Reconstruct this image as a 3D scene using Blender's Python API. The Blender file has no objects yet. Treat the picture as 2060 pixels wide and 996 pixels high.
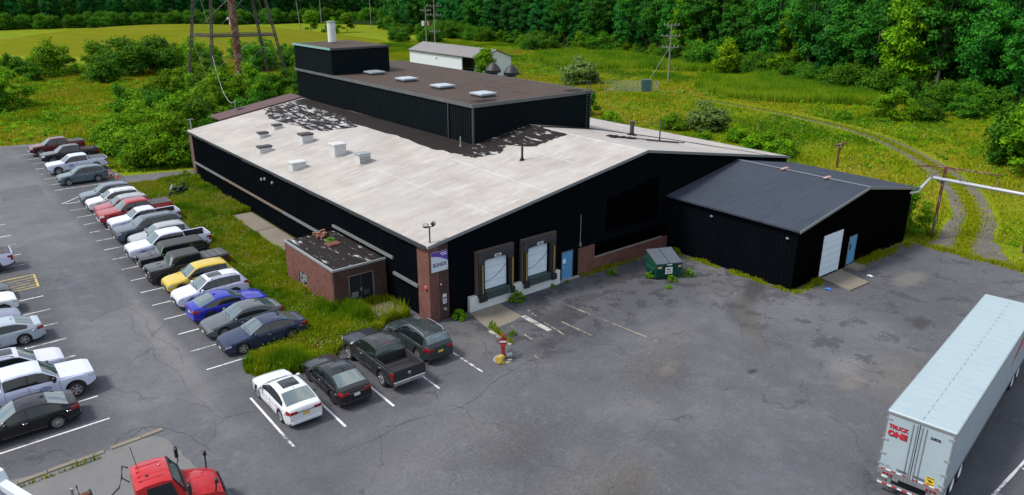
import bpy, bmesh, math, random
import numpy as np
from mathutils import Vector, Matrix
random.seed(7); rng = np.random.default_rng(11)
PI = math.pi; R = math.radians
scene = bpy.context.scene
COL = scene.collection
# ------------------------------------------------------------------ camera
cam = bpy.data.cameras.new('camera'); camo = bpy.data.objects.new('camera', cam); COL.objects.link(camo)
cam.sensor_width = 36.0; cam.lens = 1500/2060*36; cam.clip_start = 0.5; cam.clip_end = 4000
camo.location = (-22.35, -35.64, 20.0); camo.rotation_euler = (R(90-19.80), 0, R(-38.89))
scene.camera = camo
# ------------------------------------------------------------------ light
SUN_DIR = Vector((-0.62, 0.30, 0.95)).normalized()          # towards the sun
SUN_EL = math.asin(SUN_DIR.z); SUN_AZ = math.atan2(SUN_DIR.x, SUN_DIR.y)
world = bpy.data.worlds.new('World'); scene.world = world; world.use_nodes = True
def build_world():
    nt = world.node_tree; nt.nodes.clear(); L = nt.links.new
    out = nt.nodes.new('ShaderNodeOutputWorld'); bg = nt.nodes.new('ShaderNodeBackground')
    sky = nt.nodes.new('ShaderNodeTexSky'); sky.sky_type = 'NISHITA'; sky.sun_disc = False
    sky.sun_elevation = SUN_EL; sky.sun_rotation = SUN_AZ; sky.air_density = 1.0; sky.dust_density = 2.0; sky.altitude = 150
    tc = nt.nodes.new('ShaderNodeTexCoord'); no = nt.nodes.new('ShaderNodeTexNoise')
    no.inputs['Scale'].default_value = 2.6; no.inputs['Detail'].default_value = 7; no.inputs['Roughness'].default_value = .6
    mp = nt.nodes.new('ShaderNodeMapping'); mp.inputs['Scale'].default_value = (1, 1, 2.2)
    L(tc.outputs['Generated'], mp.inputs[0]); L(mp.outputs[0], no.inputs['Vector'])
    rp = nt.nodes.new('ShaderNodeValToRGB'); e = rp.color_ramp.elements
    e[0].position = .40; e[0].color = (.05,.05,.05,1); e[1].position = .60; e[1].color = (.97,.97,.97,1)
    L(no.outputs['Fac'], rp.inputs['Fac'])
    mx = nt.nodes.new('ShaderNodeMix'); mx.data_type = 'RGBA'
    L(rp.outputs['Color'], mx.inputs[0]); L(sky.outputs[0], mx.inputs[6]); mx.inputs[7].default_value = (6.6, 6.9, 7.4, 1)
    L(mx.outputs[2], bg.inputs['Color']); bg.inputs['Strength'].default_value = 0.075
    L(bg.outputs[0], out.inputs[0])
build_world()
sun = bpy.data.lights.new('sun', 'SUN'); suno = bpy.data.objects.new('sun', sun); COL.objects.link(suno)
sun.energy = 1.5; sun.angle = R(11); sun.color = (1.0, .95, .87)
suno.rotation_euler = SUN_DIR.to_track_quat('Z', 'Y').to_euler(); suno.location = (0, 0, 80)
vs = scene.view_settings; vs.view_transform = 'Standard'; vs.look = 'None'; vs.exposure = 1.25; vs.gamma = 1.0; vs.use_curve_mapping = False

# ------------------------------------------------------------------ material helpers
class NT:
    def __init__(s, name):
        s.m = bpy.data.materials.new(name); s.m.use_nodes = True; s.t = s.m.node_tree
        s.b = s.t.nodes['Principled BSDF']; s.out = s.t.nodes['Material Output']
    def n(s, typ, **kw):
        nd = s.t.nodes.new('ShaderNode'+typ)
        for k, v in kw.items(): setattr(nd, k, v)
        return nd
    def l(s, a, b): s.t.links.new(a, b); return s
    def val(s, sock, v):
        if isinstance(v, bpy.types.NodeSocket): s.t.links.new(v, sock)
        else: sock.default_value = v
    def math(s, op, a, b=0.0, clamp=False):
        nd = s.n('Math', operation=op); nd.use_clamp = clamp; s.val(nd.inputs[0], a); s.val(nd.inputs[1], b); return nd.outputs[0]
    def pos(s):
        if not hasattr(s, '_g'): s._g = s.n('NewGeometry').outputs['Position']
        return s._g
    def noise(s, scale, detail=4, rough=.55, vec=None, dist=0.0):
        nd = s.n('TexNoise'); nd.inputs['Scale'].default_value = scale; nd.inputs['Detail'].default_value = detail
        nd.inputs['Roughness'].default_value = rough; nd.inputs['Distortion'].default_value = dist
        s.l(vec if vec is not None else s.pos(), nd.inputs['Vector']); return nd.outputs['Fac']
    def mapv(s, scale=(1,1,1), loc=(0,0,0), rot=(0,0,0), vec=None):
        nd = s.n('Mapping'); nd.inputs['Scale'].default_value = scale; nd.inputs['Location'].default_value = loc; nd.inputs['Rotation'].default_value = rot
        s.l(vec if vec is not None else s.pos(), nd.inputs[0]); return nd.outputs[0]
    def ramp(s, fac, stops):
        nd = s.n('ValToRGB'); e = nd.color_ramp.elements
        while len(e) < len(stops): e.new(.5)
        for i, (p, c) in enumerate(stops):
            e[i].position = p; e[i].color = (*c, 1) if not isinstance(c, (int, float)) else (c, c, c, 1)
        s.val(nd.inputs[0], fac); return nd.outputs[0]
    def mix(s, fac, a, b, mode='MIX'):
        nd = s.n('Mix', data_type='RGBA', blend_type=mode); s.val(nd.inputs[0], fac)
        for i, v in ((6, a), (7, b)):
            s.val(nd.inputs[i], v if isinstance(v, bpy.types.NodeSocket) else (*v, 1))
        return nd.outputs[2]
    def bump(s, h, strength=.3, dist=.02):
        nd = s.n('Bump'); nd.inputs['Strength'].default_value = strength; nd.inputs['Distance'].default_value = dist
        s.val(nd.inputs['Height'], h); s.l(nd.outputs[0], s.b.inputs['Normal'])
    def set(s, col=None, rough=.8, metal=0.0, spec=.5, **kw):
        if col is not None: s.val(s.b.inputs['Base Color'], col if isinstance(col, bpy.types.NodeSocket) else (*col, 1))
        s.val(s.b.inputs['Roughness'], rough); s.val(s.b.inputs['Metallic'], metal); s.val(s.b.inputs['Specular IOR Level'], spec)
        for k, v in kw.items(): s.val(s.b.inputs[k.replace('_', ' ')], v)
        return s.m
    def upn(s, k):
        """soft foliage normal: leans towards the sky as a tuft's overall surface does"""
        g = s.n('NewGeometry').outputs['Normal']; a = s.n('VectorMath', operation='SCALE'); s.l(g, a.inputs[0]); a.inputs['Scale'].default_value = 1-k
        b = s.n('VectorMath', operation='ADD'); s.l(a.outputs[0], b.inputs[0]); b.inputs[1].default_value = (0,0,k); c = s.n('VectorMath', operation='NORMALIZE'); s.l(b.outputs[0], c.inputs[0]); s.l(c.outputs[0], s.b.inputs['Normal'])
    def xyz(s):
        if not hasattr(s, '_x'):
            nd = s.n('SeparateXYZ'); s.l(s.pos(), nd.inputs[0]); s._x = nd.outputs
        return s._x
    def spot(s, cx, cy, rx, ry, soft=.5, wob=.6, wscale=.5, rot=0):
        """noisy elliptical mask, 1 inside"""
        X, Y, _ = s.xyz(); c, q = math.cos(rot), math.sin(rot)
        dx = s.math('SUBTRACT', X, cx); dy = s.math('SUBTRACT', Y, cy)
        a = s.math('DIVIDE', s.math('ADD', s.math('MULTIPLY', dx, c), s.math('MULTIPLY', dy, q)), rx)
        b = s.math('DIVIDE', s.math('SUBTRACT', s.math('MULTIPLY', dy, c), s.math('MULTIPLY', dx, q)), ry)
        d = s.math('SQRT', s.math('ADD', s.math('MULTIPLY', a, a), s.math('MULTIPLY', b, b)))
        if not hasattr(s, '_w'): s._w = {}
        if wscale not in s._w: s._w[wscale] = s.noise(wscale, 5, .65)
        d = s.math('ADD', d, s.math('MULTIPLY', s.math('SUBTRACT', s._w[wscale], .5), wob*2))
        return s.math('DIVIDE', s.math('SUBTRACT', 1+soft/2, d), soft, clamp=True)
    def boxm(s, x0, x1, y0, y1, soft=.5, wob=1.0, wscale=.5):
        X, Y, _ = s.xyz()
        if not hasattr(s, '_w'): s._w = {}
        if wscale not in s._w: s._w[wscale] = s.noise(wscale, 5, .65)
        w = s.math('MULTIPLY', s.math('SUBTRACT', s._w[wscale], .5), wob*2)
        m = None
        for v in (s.math('SUBTRACT', X, x0), s.math('SUBTRACT', x1, X), s.math('SUBTRACT', Y, y0), s.math('SUBTRACT', y1, Y)):
            m = v if m is None else s.math('MINIMUM', m, v)
        return s.math('ADD', s.math('DIVIDE', s.math('ADD', m, w), soft), .5, clamp=True)
MATS = {}
def flat(name, col, rough=.6, metal=0.0, spec=.5, var=.12, scale=3.0, **kw):
    if name in MATS: return MATS[name]
    t = NT(name)
    f = t.noise(scale, 5, .6)
    c = t.mix(f, tuple(v*(1-var) for v in col), tuple(min(1, v*(1+var)) for v in col))
    MATS[name] = t.set(c, rough, metal, spec, **kw); return MATS[name]

def m_asphalt():
    t = NT('asphalt')
    big = t.noise(.07, 5, .6); mid = t.noise(.45, 6, .65); fine = t.noise(9, 4, .7); grit = t.noise(40, 2, .7)
    c = t.ramp(big, [(.34, (.082,.086,.100)), (.5, (.120,.123,.136)), (.64, (.172,.173,.182))])
    c = t.mix(t.math('MULTIPLY', mid, .6), c, (.062,.064,.072))
    # streaks of tyre wear along the driving lanes
    st = t.noise(1.0, 5, .6, t.mapv((.9, .12, 1), rot=(0,0,.5)))
    c = t.mix(t.ramp(st, [(.5, 0.0), (.75, .30)]), c, (.17,.17,.175))
    c = t.mix(t.ramp(t.noise(.22, 6, .7), [(.52, 0.0), (.70, .45)]), c, (.055,.057,.066))
    c = t.mix(t.ramp(t.noise(.33, 7, .72, t.mapv(loc=(31,7,0))), [(.54, 0.0), (.70, .5)]), c, (.185,.180,.158)); c = t.mix(t.ramp(t.noise(.8, 6, .72, t.mapv(loc=(5,51,0))), [(.54, 0.0), (.72, .5)]), c, (.20,.205,.22)); c = t.mix(t.ramp(t.noise(1.6, 6, .75, t.mapv(loc=(15,1,0))), [(.55, 0.0), (.70, .45)]), c, (.052,.054,.062))
    # newer, darker asphalt under the stalls and by the docks; a darker zone beside the trailer
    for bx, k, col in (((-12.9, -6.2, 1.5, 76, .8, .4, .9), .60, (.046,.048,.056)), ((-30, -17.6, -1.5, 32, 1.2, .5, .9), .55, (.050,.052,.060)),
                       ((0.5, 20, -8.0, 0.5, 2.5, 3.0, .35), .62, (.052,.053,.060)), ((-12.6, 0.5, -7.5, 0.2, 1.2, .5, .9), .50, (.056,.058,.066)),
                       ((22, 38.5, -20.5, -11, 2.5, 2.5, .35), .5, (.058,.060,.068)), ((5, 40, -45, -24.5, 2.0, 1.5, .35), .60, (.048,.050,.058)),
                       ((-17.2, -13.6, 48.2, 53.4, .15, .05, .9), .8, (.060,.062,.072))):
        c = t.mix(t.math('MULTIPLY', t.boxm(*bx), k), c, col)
    # worn light patches, rust-brown dirt and dark oil stains
    for sp, k, col in (((6.8, -12.7, 2.6, 1.3, .9, .7, .5, .4), .55, (.060,.056,.050)), ((6.9, -12.9, .9, .4, .9, 1.1, .5, .4), .55, (.22,.18,.135)),
                       ((8.6, -11.2, 4.0, 1.2, 1.4, .6, .5, .4), .35, (.17,.16,.14)),
                       ((-4.0, -13.3, 2.0, 1.2, .9, .6, .5, .3), .50, (.066,.062,.056)), ((-2.5, -18.4, 1.5, .8, .9, .6, .5, .3), .8, (.060,.050,.040)), ((-3.2, -17.5, 3.0, 1.5, 1.2, .6, .5), .4, (.17,.155,.13)),
                       ((3.2, -9.8, 5.5, 1.6, 1.6, .6, .5, .5), .45, (.066,.067,.072)),
                       ((17.1, -23.0, 1.6, .55, .9, .7, .5, .3), .85, (.075,.060,.045)), ((16.0, -21.4, 2.6, 1.4, 1.2, .6, .5, .3), .4, (.19,.165,.13)),
                       ((23.6, -19.0, 1.0, .4, .7, .8, .5, .4), .9, (.030,.028,.027)), ((19.6, -9.6, 2.5, .7, .8, .7, .5, .4), .85, (.026,.026,.029)),
                       ((16.2, -10.9, 2.2, .8, .8, .7, .5, .8), .6, (.035,.036,.040)), ((15.8, -12.0, 4, .6, .8, .7, .5, .75), .6, (.10,.085,.065)),
                       ((10.2, -16.0, .35, .18, .6, .5, .5), .9, (.02,.02,.022)), ((14.8, -18.8, 1.2, .7, .9, .5, .5), .6, (.21,.205,.195)), ((13.3, -20.0, 1.0, .5, .9, .5, .5), .5, (.22,.19,.15)),
                       ((30.4, -15.2, 1.8, .8, .8, .6, .5), .6, (.20,.18,.155)), ((6.6, -4.4, 1.9, 1.0, .5, .9, .5, .3), .8, (.030,.030,.033)), ((9.5, -3.2, 1.6, .6, .5, .9, .5), .7, (.032,.032,.036)),
                       ((4.0, -6.5, 1.5, .5, .6, .9, .5), .7, (.034,.034,.037)), ((13.5, -2.2, 2.5, .6, .7, .9, .5), .5, (.045,.043,.042)), ((0.0, -4.0, 1.6, 1.3, .9, .7, .5), .45, (.15,.14,.125)),
                       ((-14.6, 63, 1.9, 3.2, 1.0, .8, .5), .75, (.034,.034,.036)), ((-16, 56, 3, 10, 1.5, .7, .5), .35, (.19,.185,.175)),
                       ((-13.6, 8, .5, 9, 1.3, .6, .5, -.03), .45, (.21,.20,.185)), ((-11.2, -9.5, 3.2, 1.6, 1.0, .7, .5, .2), .5, (.066,.066,.070)), ((-7.0, -11.4, 4.0, 1.8, 1.4, .6, .5, .2), .35, (.16,.155,.145))):
        c = t.mix(t.math('MULTIPLY', t.spot(*sp), k), c, col)
    # alligator cracking, in patches
    vo = t.n('TexVoronoi', feature='DISTANCE_TO_EDGE'); vo.inputs['Scale'].default_value = 5.2
    nv = t.n('TexNoise'); nv.inputs['Scale'].default_value = 1.2; t.l(t.pos(), nv.inputs['Vector'])
    va = t.n('VectorMath', operation='MULTIPLY_ADD'); t.l(nv.outputs['Color'], va.inputs[0]); va.inputs[1].default_value = (.8,.8,.8); t.l(t.pos(), va.inputs[2])
    t.l(va.outputs[0], vo.inputs['Vector'])
    crack = t.ramp(vo.outputs['Distance'], [(.02, 1.0), (.085, 0.0)])
    pm = None
    for sp in ((5.5, -12.2, 5.5, 2.6, 1.4, .6, .5, .4), (-5.0, -13.0, 5.5, 3.4, 1.4, .6, .5, .2), (-3, -18, 5, 3, 1.4, .6, .5), (4, -8, 6, 1.2, 1.2, .8, .5, .3), (12, -16, 5, 2, 1.4, .8, .5, .4), (22, -21, 5, 2, 1.4, .8, .5)):
        q = t.spot(*sp); pm = q if pm is None else t.math('MAXIMUM', pm, q)
    ck = t.math('MULTIPLY', t.math('MULTIPLY', crack, pm), .48)
    c = t.mix(ck, c, (.026,.026,.028))
    # long wandering cracks
    vb = t.n('TexVoronoi', feature='DISTANCE_TO_EDGE'); vb.inputs['Scale'].default_value = .085
    vc = t.n('VectorMath', operation='MULTIPLY_ADD'); nb = t.n('TexNoise'); nb.inputs['Scale'].default_value = .35; nb.inputs['Detail'].default_value = 6
    t.l(t.pos(), nb.inputs['Vector']); t.l(nb.outputs['Color'], vc.inputs[0]); vc.inputs[1].default_value = (4,4,4); t.l(t.pos(), vc.inputs[2]); t.l(vc.outputs[0], vb.inputs['Vector'])
    lc = t.math('MULTIPLY', t.ramp(vb.outputs['Distance'], [(.0012, .75), (.0045, 0.0)]), t.ramp(mid, [(.38, 0.0), (.52, 1.0)]))
    c = t.mix(lc, c, (.028,.028,.030))
    c = t.mix(t.math('MULTIPLY', fine, .35), c, (.05,.05,.053)); c = t.mix(t.ramp(grit, [(.52, 0.0), (.75, .5)]), c, (.24,.24,.25))
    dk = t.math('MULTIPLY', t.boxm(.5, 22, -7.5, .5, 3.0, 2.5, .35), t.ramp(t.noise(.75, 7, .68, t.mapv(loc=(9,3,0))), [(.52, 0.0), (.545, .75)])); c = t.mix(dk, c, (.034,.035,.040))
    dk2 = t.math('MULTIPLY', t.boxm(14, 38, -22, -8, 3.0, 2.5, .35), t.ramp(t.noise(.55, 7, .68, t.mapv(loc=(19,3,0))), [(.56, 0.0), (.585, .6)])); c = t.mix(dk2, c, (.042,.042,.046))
    agg = t.noise(5.5, 3, .8); c = t.mix(t.ramp(agg, [(.30, .45), (.44, 0.0)]), c, (.045,.046,.050)); c = t.mix(t.ramp(agg, [(.58, 0.0), (.72, .45)]), c, (.22,.22,.225))
    c = t.mix(1.0, c, (.93,.935,.965), 'MULTIPLY')
    t.bump(t.math('SUBTRACT', t.math('ADD', grit, fine), t.math('MULTIPLY', ck, 3)), .35, .012)
    return t.set(c, t.ramp(mid, [(.3, .72), (.7, .92)]), 0, .35)
def m_ground(name, a, b, c3, s=.12):
    t = NT(name); n1 = t.noise(s, 6, .65); n2 = t.noise(s*9, 5, .7)
    c = t.mix(t.ramp(n1, [(.35, 0.0), (.65, 1.0)]), a, b); c = t.mix(t.ramp(n2, [(.45, 0.0), (.75, .8)]), c, c3)
    t.bump(n2, .6, .15); return t.set(c, .95, 0, .02)
def m_roofwhite():
    t = NT('roof_white'); n1 = t.noise(.35, 6, .65); n2 = t.noise(1.0, 6, .7, t.mapv((.32, 1.7, 1))); n3 = t.noise(4.0, 4, .7)
    c = t.ramp(n1, [(.3, (.295,.272,.254)), (.5, (.36,.336,.314)), (.7, (.42,.40,.376))])
    c = t.mix(t.ramp(n2, [(.28, .6), (.46, 0.0)]), c, (.28,.265,.25)); c = t.mix(t.ramp(n2, [(.54, 0.0), (.72, .6)]), c, (.54,.53,.51))
    c = t.mix(t.ramp(n3, [(.60, 0.0), (.74, .35)]), c, (.24,.225,.205))
    # lap seams of the membrane
    X, Y, Z = t.xyz()
    c = t.mix(t.ramp(t.noise(.16, 3, .5), [(.5, 0.0), (.62, .25)]), c, (.32,.31,.30)); c = t.mix(t.ramp(t.noise(2.2, 5, .75, t.mapv((.35, 2.2, 1), loc=(3,7,0))), [(.62, 0.0), (.72, .5)]), c, (.22,.21,.198))
    # tar-smeared streaks low on the slope
    c = t.mix(t.math('MULTIPLY', t.spot(1.2, 30, 1.6, 20, 1.2, .7, .5), .22), c, (.36,.32,.27))
    t.bump(n2, .25, .02); return t.set(c, .8, 0, .3)
def m_tar(name='roof_tar', white=0.0):
    t = NT(name); n1 = t.noise(.5, 6, .65); n2 = t.noise(1.0, 6, .75, t.mapv((2.6, .65, 1), rot=(0,0,.15))); n3 = t.noise(2.2, 5, .7)
    c = t.mix(n1, (.0085,.0065,.0068), (.021,.016,.0155)); c = t.mix(t.ramp(n3, [(.6, 0.0), (.72, .35)]), c, (.06,.05,.047))
    if white: c = t.mix(t.ramp(n2, [(.60-white, 0.0), (.66-white, 1.0)]), c, (.46,.46,.48))
    t.bump(n2, .3, .02); return t.set(c, .85, 0, .2)
def m_gravelroof():
    t = NT('roof_brown'); n1 = t.noise(.4, 6, .65); n2 = t.noise(14, 3, .8); n3 = t.noise(1.0, 5, .7, t.mapv((2.4, .22, 1)))
    c = t.mix(n1, (.052,.038,.031), (.096,.072,.060)); c = t.mix(t.math('MULTIPLY', n2, .5), c, (.040,.030,.026))
    c = t.mix(t.ramp(n3, [(.66, 0.0), (.72, .75)]), c, (.035,.026,.024))
    t.bump(n2, .5, .02); return t.set(c, .9, 0, .2)
def m_brick(name, a, b, mort, axis='x'):
    t = NT(name); br = t.n('TexBrick'); br.inputs['Scale'].default_value = 1.0
    br.inputs['Brick Width'].default_value = .215; br.inputs['Row Height'].default_value = .075; br.inputs['Mortar Size'].default_value = .009
    br.inputs['Color1'].default_value = (*a, 1); br.inputs['Color2'].default_value = (*b, 1); br.inputs['Mortar'].default_value = (*mort, 1); br.inputs['Bias'].default_value = -.2
    X, Y, Z = t.xyz(); cb = t.n('CombineXYZ'); t.l(t.math('ADD', X, Y), cb.inputs[0]); t.l(Z, cb.inputs[1]); t.l(cb.outputs[0], br.inputs['Vector'])
    n1 = t.noise(1.1, 6, .7); n2 = t.noise(7, 3, .6)
    c = t.mix(t.ramp(n1, [(.4, 0.0), (.7, .6)]), br.outputs['Color'], tuple(v*.38 for v in a)); c = t.mix(t.ramp(n2, [(.62, 0.0), (.75, .4)]), c, (.30,.24,.21))
    t.bump(t.math('SUBTRACT', 1.0, br.outputs['Fac']), .6, .012); return t.set(c, .88, 0, .25)
def m_cladding(name, col, var=.35, spec=.012):
    t = NT(name); n1 = t.noise(.5, 5, .6, t.mapv((1.6, 1.6, .25))); n2 = t.noise(6, 5, .7)
    c = t.mix(n1, tuple(v*(1-var) for v in col), tuple(v*(1+var) for v in col)); c = t.mix(t.ramp(n2, [(.70, 0.0), (.78, .16)]), c, (.03,.034,.038))
    return t.set(c, t.ramp(n1, [(.3, .55), (.7, .9)]), 0, spec)
def m_shedroof():
    t = NT('shingle_blue'); n1 = t.noise(1.0, 6, .7, t.mapv((.55, 5.0, 1))); n2 = t.noise(.3, 5, .6)
    c = t.mix(n2, (.030,.038,.055), (.043,.052,.074)); c = t.mix(t.ramp(n1, [(.48, 0.0), (.7, .65)]), c, (.017,.022,.034)); c = t.mix(t.ramp(n1, [(.28, .4), (.4, 0.0)]), c, (.066,.076,.096))
    t.bump(n1, .3, .02); return t.set(c, .75, 0, .25)
def m_leaf(name, dark, light, hue_j=.016):
    t = NT(name); at = t.n('Attribute'); at.attribute_name = 'tint'; oi = t.n('ObjectInfo')
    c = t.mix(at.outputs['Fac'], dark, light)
    hs = t.n('HueSaturation'); t.l(c, hs.inputs['Color'])
    t.l(t.math('ADD', .5-hue_j*.6, t.math('MULTIPLY', oi.outputs['Random'], hue_j)), hs.inputs['Hue'])
    t.l(t.math('ADD', .80, t.math('MULTIPLY', oi.outputs['Random'], .5)), hs.inputs['Value'])
    t.set(hs.outputs[0], .7, 0, .06); t.upn(.40)
    tr = t.n('BsdfTranslucent'); t.l(hs.outputs[0], tr.inputs[0]); ms = t.n('MixShader'); ms.inputs[0].default_value = .32
    t.l(t.b.outputs[0], ms.inputs[1]); t.l(tr.outputs[0], ms.inputs[2]); t.l(ms.outputs[0], t.out.inputs[0]); return t.m
def m_blade(name):
    t = NT(name); at = t.n('Attribute'); at.attribute_name = 'col'
    t.set(at.outputs['Color'], .8, 0, .02); t.upn(.75)
    tr = t.n('BsdfTranslucent'); t.l(at.outputs['Color'], tr.inputs[0]); ms = t.n('MixShader'); ms.inputs[0].default_value = .3
    t.l(t.b.outputs[0], ms.inputs[1]); t.l(tr.outputs[0], ms.inputs[2]); t.l(ms.outputs[0], t.out.inputs[0]); return t.m
def m_bark(name, a, b):
    t = NT(name); n = t.noise(2, 5, .7, t.mapv((3, 3, .5))); t.bump(n, .5, .03); return t.set(t.mix(n, a, b), .9, 0, .2)
def m_paint(name, col, flake=0.0, rough=.25, dirt=.25):
    if name in MATS: return MATS[name]
    t = NT(name); oc = t.n('TexCoord').outputs['Object']; n = t.noise(2.3, 5, .65, oc)
    c = t.mix(t.math('MULTIPLY', t.ramp(n, [(.45, 0.0), (.8, 1.0)]), dirt*.6), col, tuple(.80*v+.018 for v in col))
    MATS[name] = t.set(c, t.ramp(n, [(.35, rough+.15), (.8, min(1, rough+.15+dirt*.5))]), flake, .12, Coat_Weight=1.0, Coat_Roughness=.02, Coat_IOR=1.34); return MATS[name]
def m_line(name, col, wear=.345):
    t = NT(name); n = t.noise(2.5, 6, .75); n2 = t.noise(.4, 3, .5)
    c = t.mix(t.ramp(t.math('ADD', n, t.math('MULTIPLY', t.math('SUBTRACT', n2, .5), .6)), [(wear, 0.0), (wear+.16, 1.0)]), (.10,.10,.108), col); return t.set(c, .85, 0, .3)
def m_concrete(name, col):
    t = NT(name); n = t.noise(.8, 6, .7); n2 = t.noise(6, 5, .7); c = t.mix(n, tuple(v*.72 for v in col), tuple(v*1.2 for v in col)); c = t.mix(t.ramp(n2, [(.58, 0.0), (.75, .45)]), c, tuple(v*.45 for v in col))
    t.bump(n2, .3, .01); return t.set(c, .9, 0, .25)
def m_rust():
    t = NT('rusted_steel'); n = t.noise(1.4, 6, .75); c = t.ramp(n, [(.38, (.10,.035,.022)), (.52, (.16,.060,.038)), (.60, (.22,.20,.19))]); t.bump(n, .3, .02); return t.set(c, .85, 0, .25)

def m_mound():
    t = NT('mound_turf'); X, Y, Z = t.xyz(); n1 = t.noise(.05, 6, .65); n2 = t.noise(.8, 5, .7); n3 = t.noise(1.0, 4, .6, t.mapv((.05, .05, 3.2)))
    c = t.mix(t.ramp(n1, [(.35, 0.0), (.65, 1.0)]), (.105,.130,.005), (.140,.145,.012)); st = t.math('FRACT', t.math('ADD', t.math('MULTIPLY', Z, 1.15), t.math('MULTIPLY', n1, .8)))
    c = t.mix(t.math('MULTIPLY', t.ramp(st, [(.25, 0.0), (.5, .22), (.75, 0.0)]), n2), c, (.225,.235,.022)); c = t.mix(t.ramp(n3, [(.5, 0.0), (.75, .6)]), c, (.145,.120,.025)); c = t.mix(t.ramp(n2, [(.5, 0.0), (.8, .6)]), c, (.085,.125,.012))
    t.bump(n2, .5, .15); return t.set(c, .95, 0, 0.0)
ASPH = m_asphalt(); FIELD = m_ground('field_soil', (.110,.175,.006), (.200,.215,.016), (.075,.135,.006))
MOUND = m_mound(); FLOOR = m_ground('forest_soil', (.010,.030,.006), (.018,.040,.010), (.006,.016,.005))
GRAVEL = m_ground('gravel_grey', (.12,.112,.098), (.165,.152,.13), (.075,.07,.055), .5); SOIL = m_ground('soil', (.06,.075,.02), (.09,.095,.03), (.045,.05,.02), .6)
ROOFW = m_roofwhite(); TAR = m_tar(); TARW = m_tar('roof_tar_streaked', .08); TARS = m_tar('roof_tar_scuffed', .03); ROOFB = m_gravelroof()
BRICK = m_brick('brick_red', (.185,.066,.048), (.125,.046,.036), (.13,.105,.095)); BRICKD = m_brick('brick_dark', (.085,.036,.030), (.055,.026,.024), (.07,.058,.053))
BLACK = m_cladding('cladding_black', (.0030,.0044,.0062)); BLACKR = m_cladding('cladding_black_ribbed', (.0048,.0078,.0100), .4, .05); BLACKD = m_cladding('board_black', (.0010,.0010,.0016))
SHROOF = m_shedroof(); CONC = m_concrete('concrete', (.30,.285,.255)); CONCW = m_concrete('concrete_white', (.58,.61,.60)); CONCB = m_concrete('concrete_brown', (.20,.175,.14))
GREYM = flat('galvanised', (.32,.34,.36), .5, .4); TRIM = flat('trim_grey', (.20,.21,.22), .5, .3); TRIMD = flat('trim_dark', (.045,.048,.055), .5, .2); WHITEP = flat('white_paint', (.70,.72,.74), .45)
BROWNR = flat('brown_metal', (.085,.045,.045), .6, 0, .3, .2, 1.0); TEALT = flat('copper_trim', (.16,.32,.29), .6); RUBBER = flat('rubber_black', (.010,.010,.011), .7); TYRE = flat('tyre_rubber', (.016,.016,.017), .85)
DOORW = flat('dock_door', (.60,.71,.79), .5, var=.06); BLUE = flat('door_blue', (.075,.255,.46), .5, var=.12); WOOD = flat('weathered_wood', (.16,.125,.09), .9, var=.3, scale=8); YPAINT = flat('yellow_paint', (.42,.31,.05), .6)
RIMS = flat('alloy', (.42,.43,.45), .3, .8); RIMD = flat('alloy_dark', (.06,.06,.065), .35, .7); CHROME = flat('chrome', (.6,.61,.62), .15, 1.0); PLASTIC = flat('black_plastic', (.012,.012,.013), .55); GLOSSB = flat('gloss_black', (.008,.008,.009), .12)
GLASS = flat('car_glass', (.008,.013,.015), .04, 0, .5, .1, IOR=1.6); GLASSF = flat('windscreen', (.05,.085,.085), .04, 0, .5, .1, IOR=2.7)
LAMPW = flat('lamp_clear', (.50,.52,.54), .1, .3); LAMPR = flat('lamp_red', (.22,.008,.010), .15); PLATE = flat('plate_white', (.55,.56,.58), .5); PLATEY = flat('plate_gold', (.55,.36,.05), .5); BEDL = flat('bed_liner', (.020,.020,.021), .8); TONN = flat('tonneau_vinyl', (.060,.062,.066), .7)
LINEW = m_line('line_white', (.62,.62,.62)); LINEY = m_line('line_yellow', (.50,.38,.09)); LINEF = m_line('line_faded', (.42,.36,.22), .47)
RUST = m_rust(); STEELD = m_bark('dark_steel', (.045,.038,.035), (.11,.10,.095)); POLEW = m_bark('pole_wood', (.16,.15,.135), (.30,.285,.26)); BARK = m_bark('bark', (.055,.048,.036), (.12,.105,.08)); BARKL = m_bark('bark_pale', (.22,.21,.18), (.40,.38,.34))
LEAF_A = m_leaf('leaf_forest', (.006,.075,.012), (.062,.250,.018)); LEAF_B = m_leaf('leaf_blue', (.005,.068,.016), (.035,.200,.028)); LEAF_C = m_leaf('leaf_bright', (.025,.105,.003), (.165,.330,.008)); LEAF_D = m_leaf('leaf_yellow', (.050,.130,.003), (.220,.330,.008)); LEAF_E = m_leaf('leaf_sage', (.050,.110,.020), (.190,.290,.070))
LEAF_F = m_leaf('leaf_olive', (.010,.070,.006), (.085,.230,.010))
BLADE = m_blade('grass_blade')
def text_mat(name, col): return flat(name, col, .5, var=.03)

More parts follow.
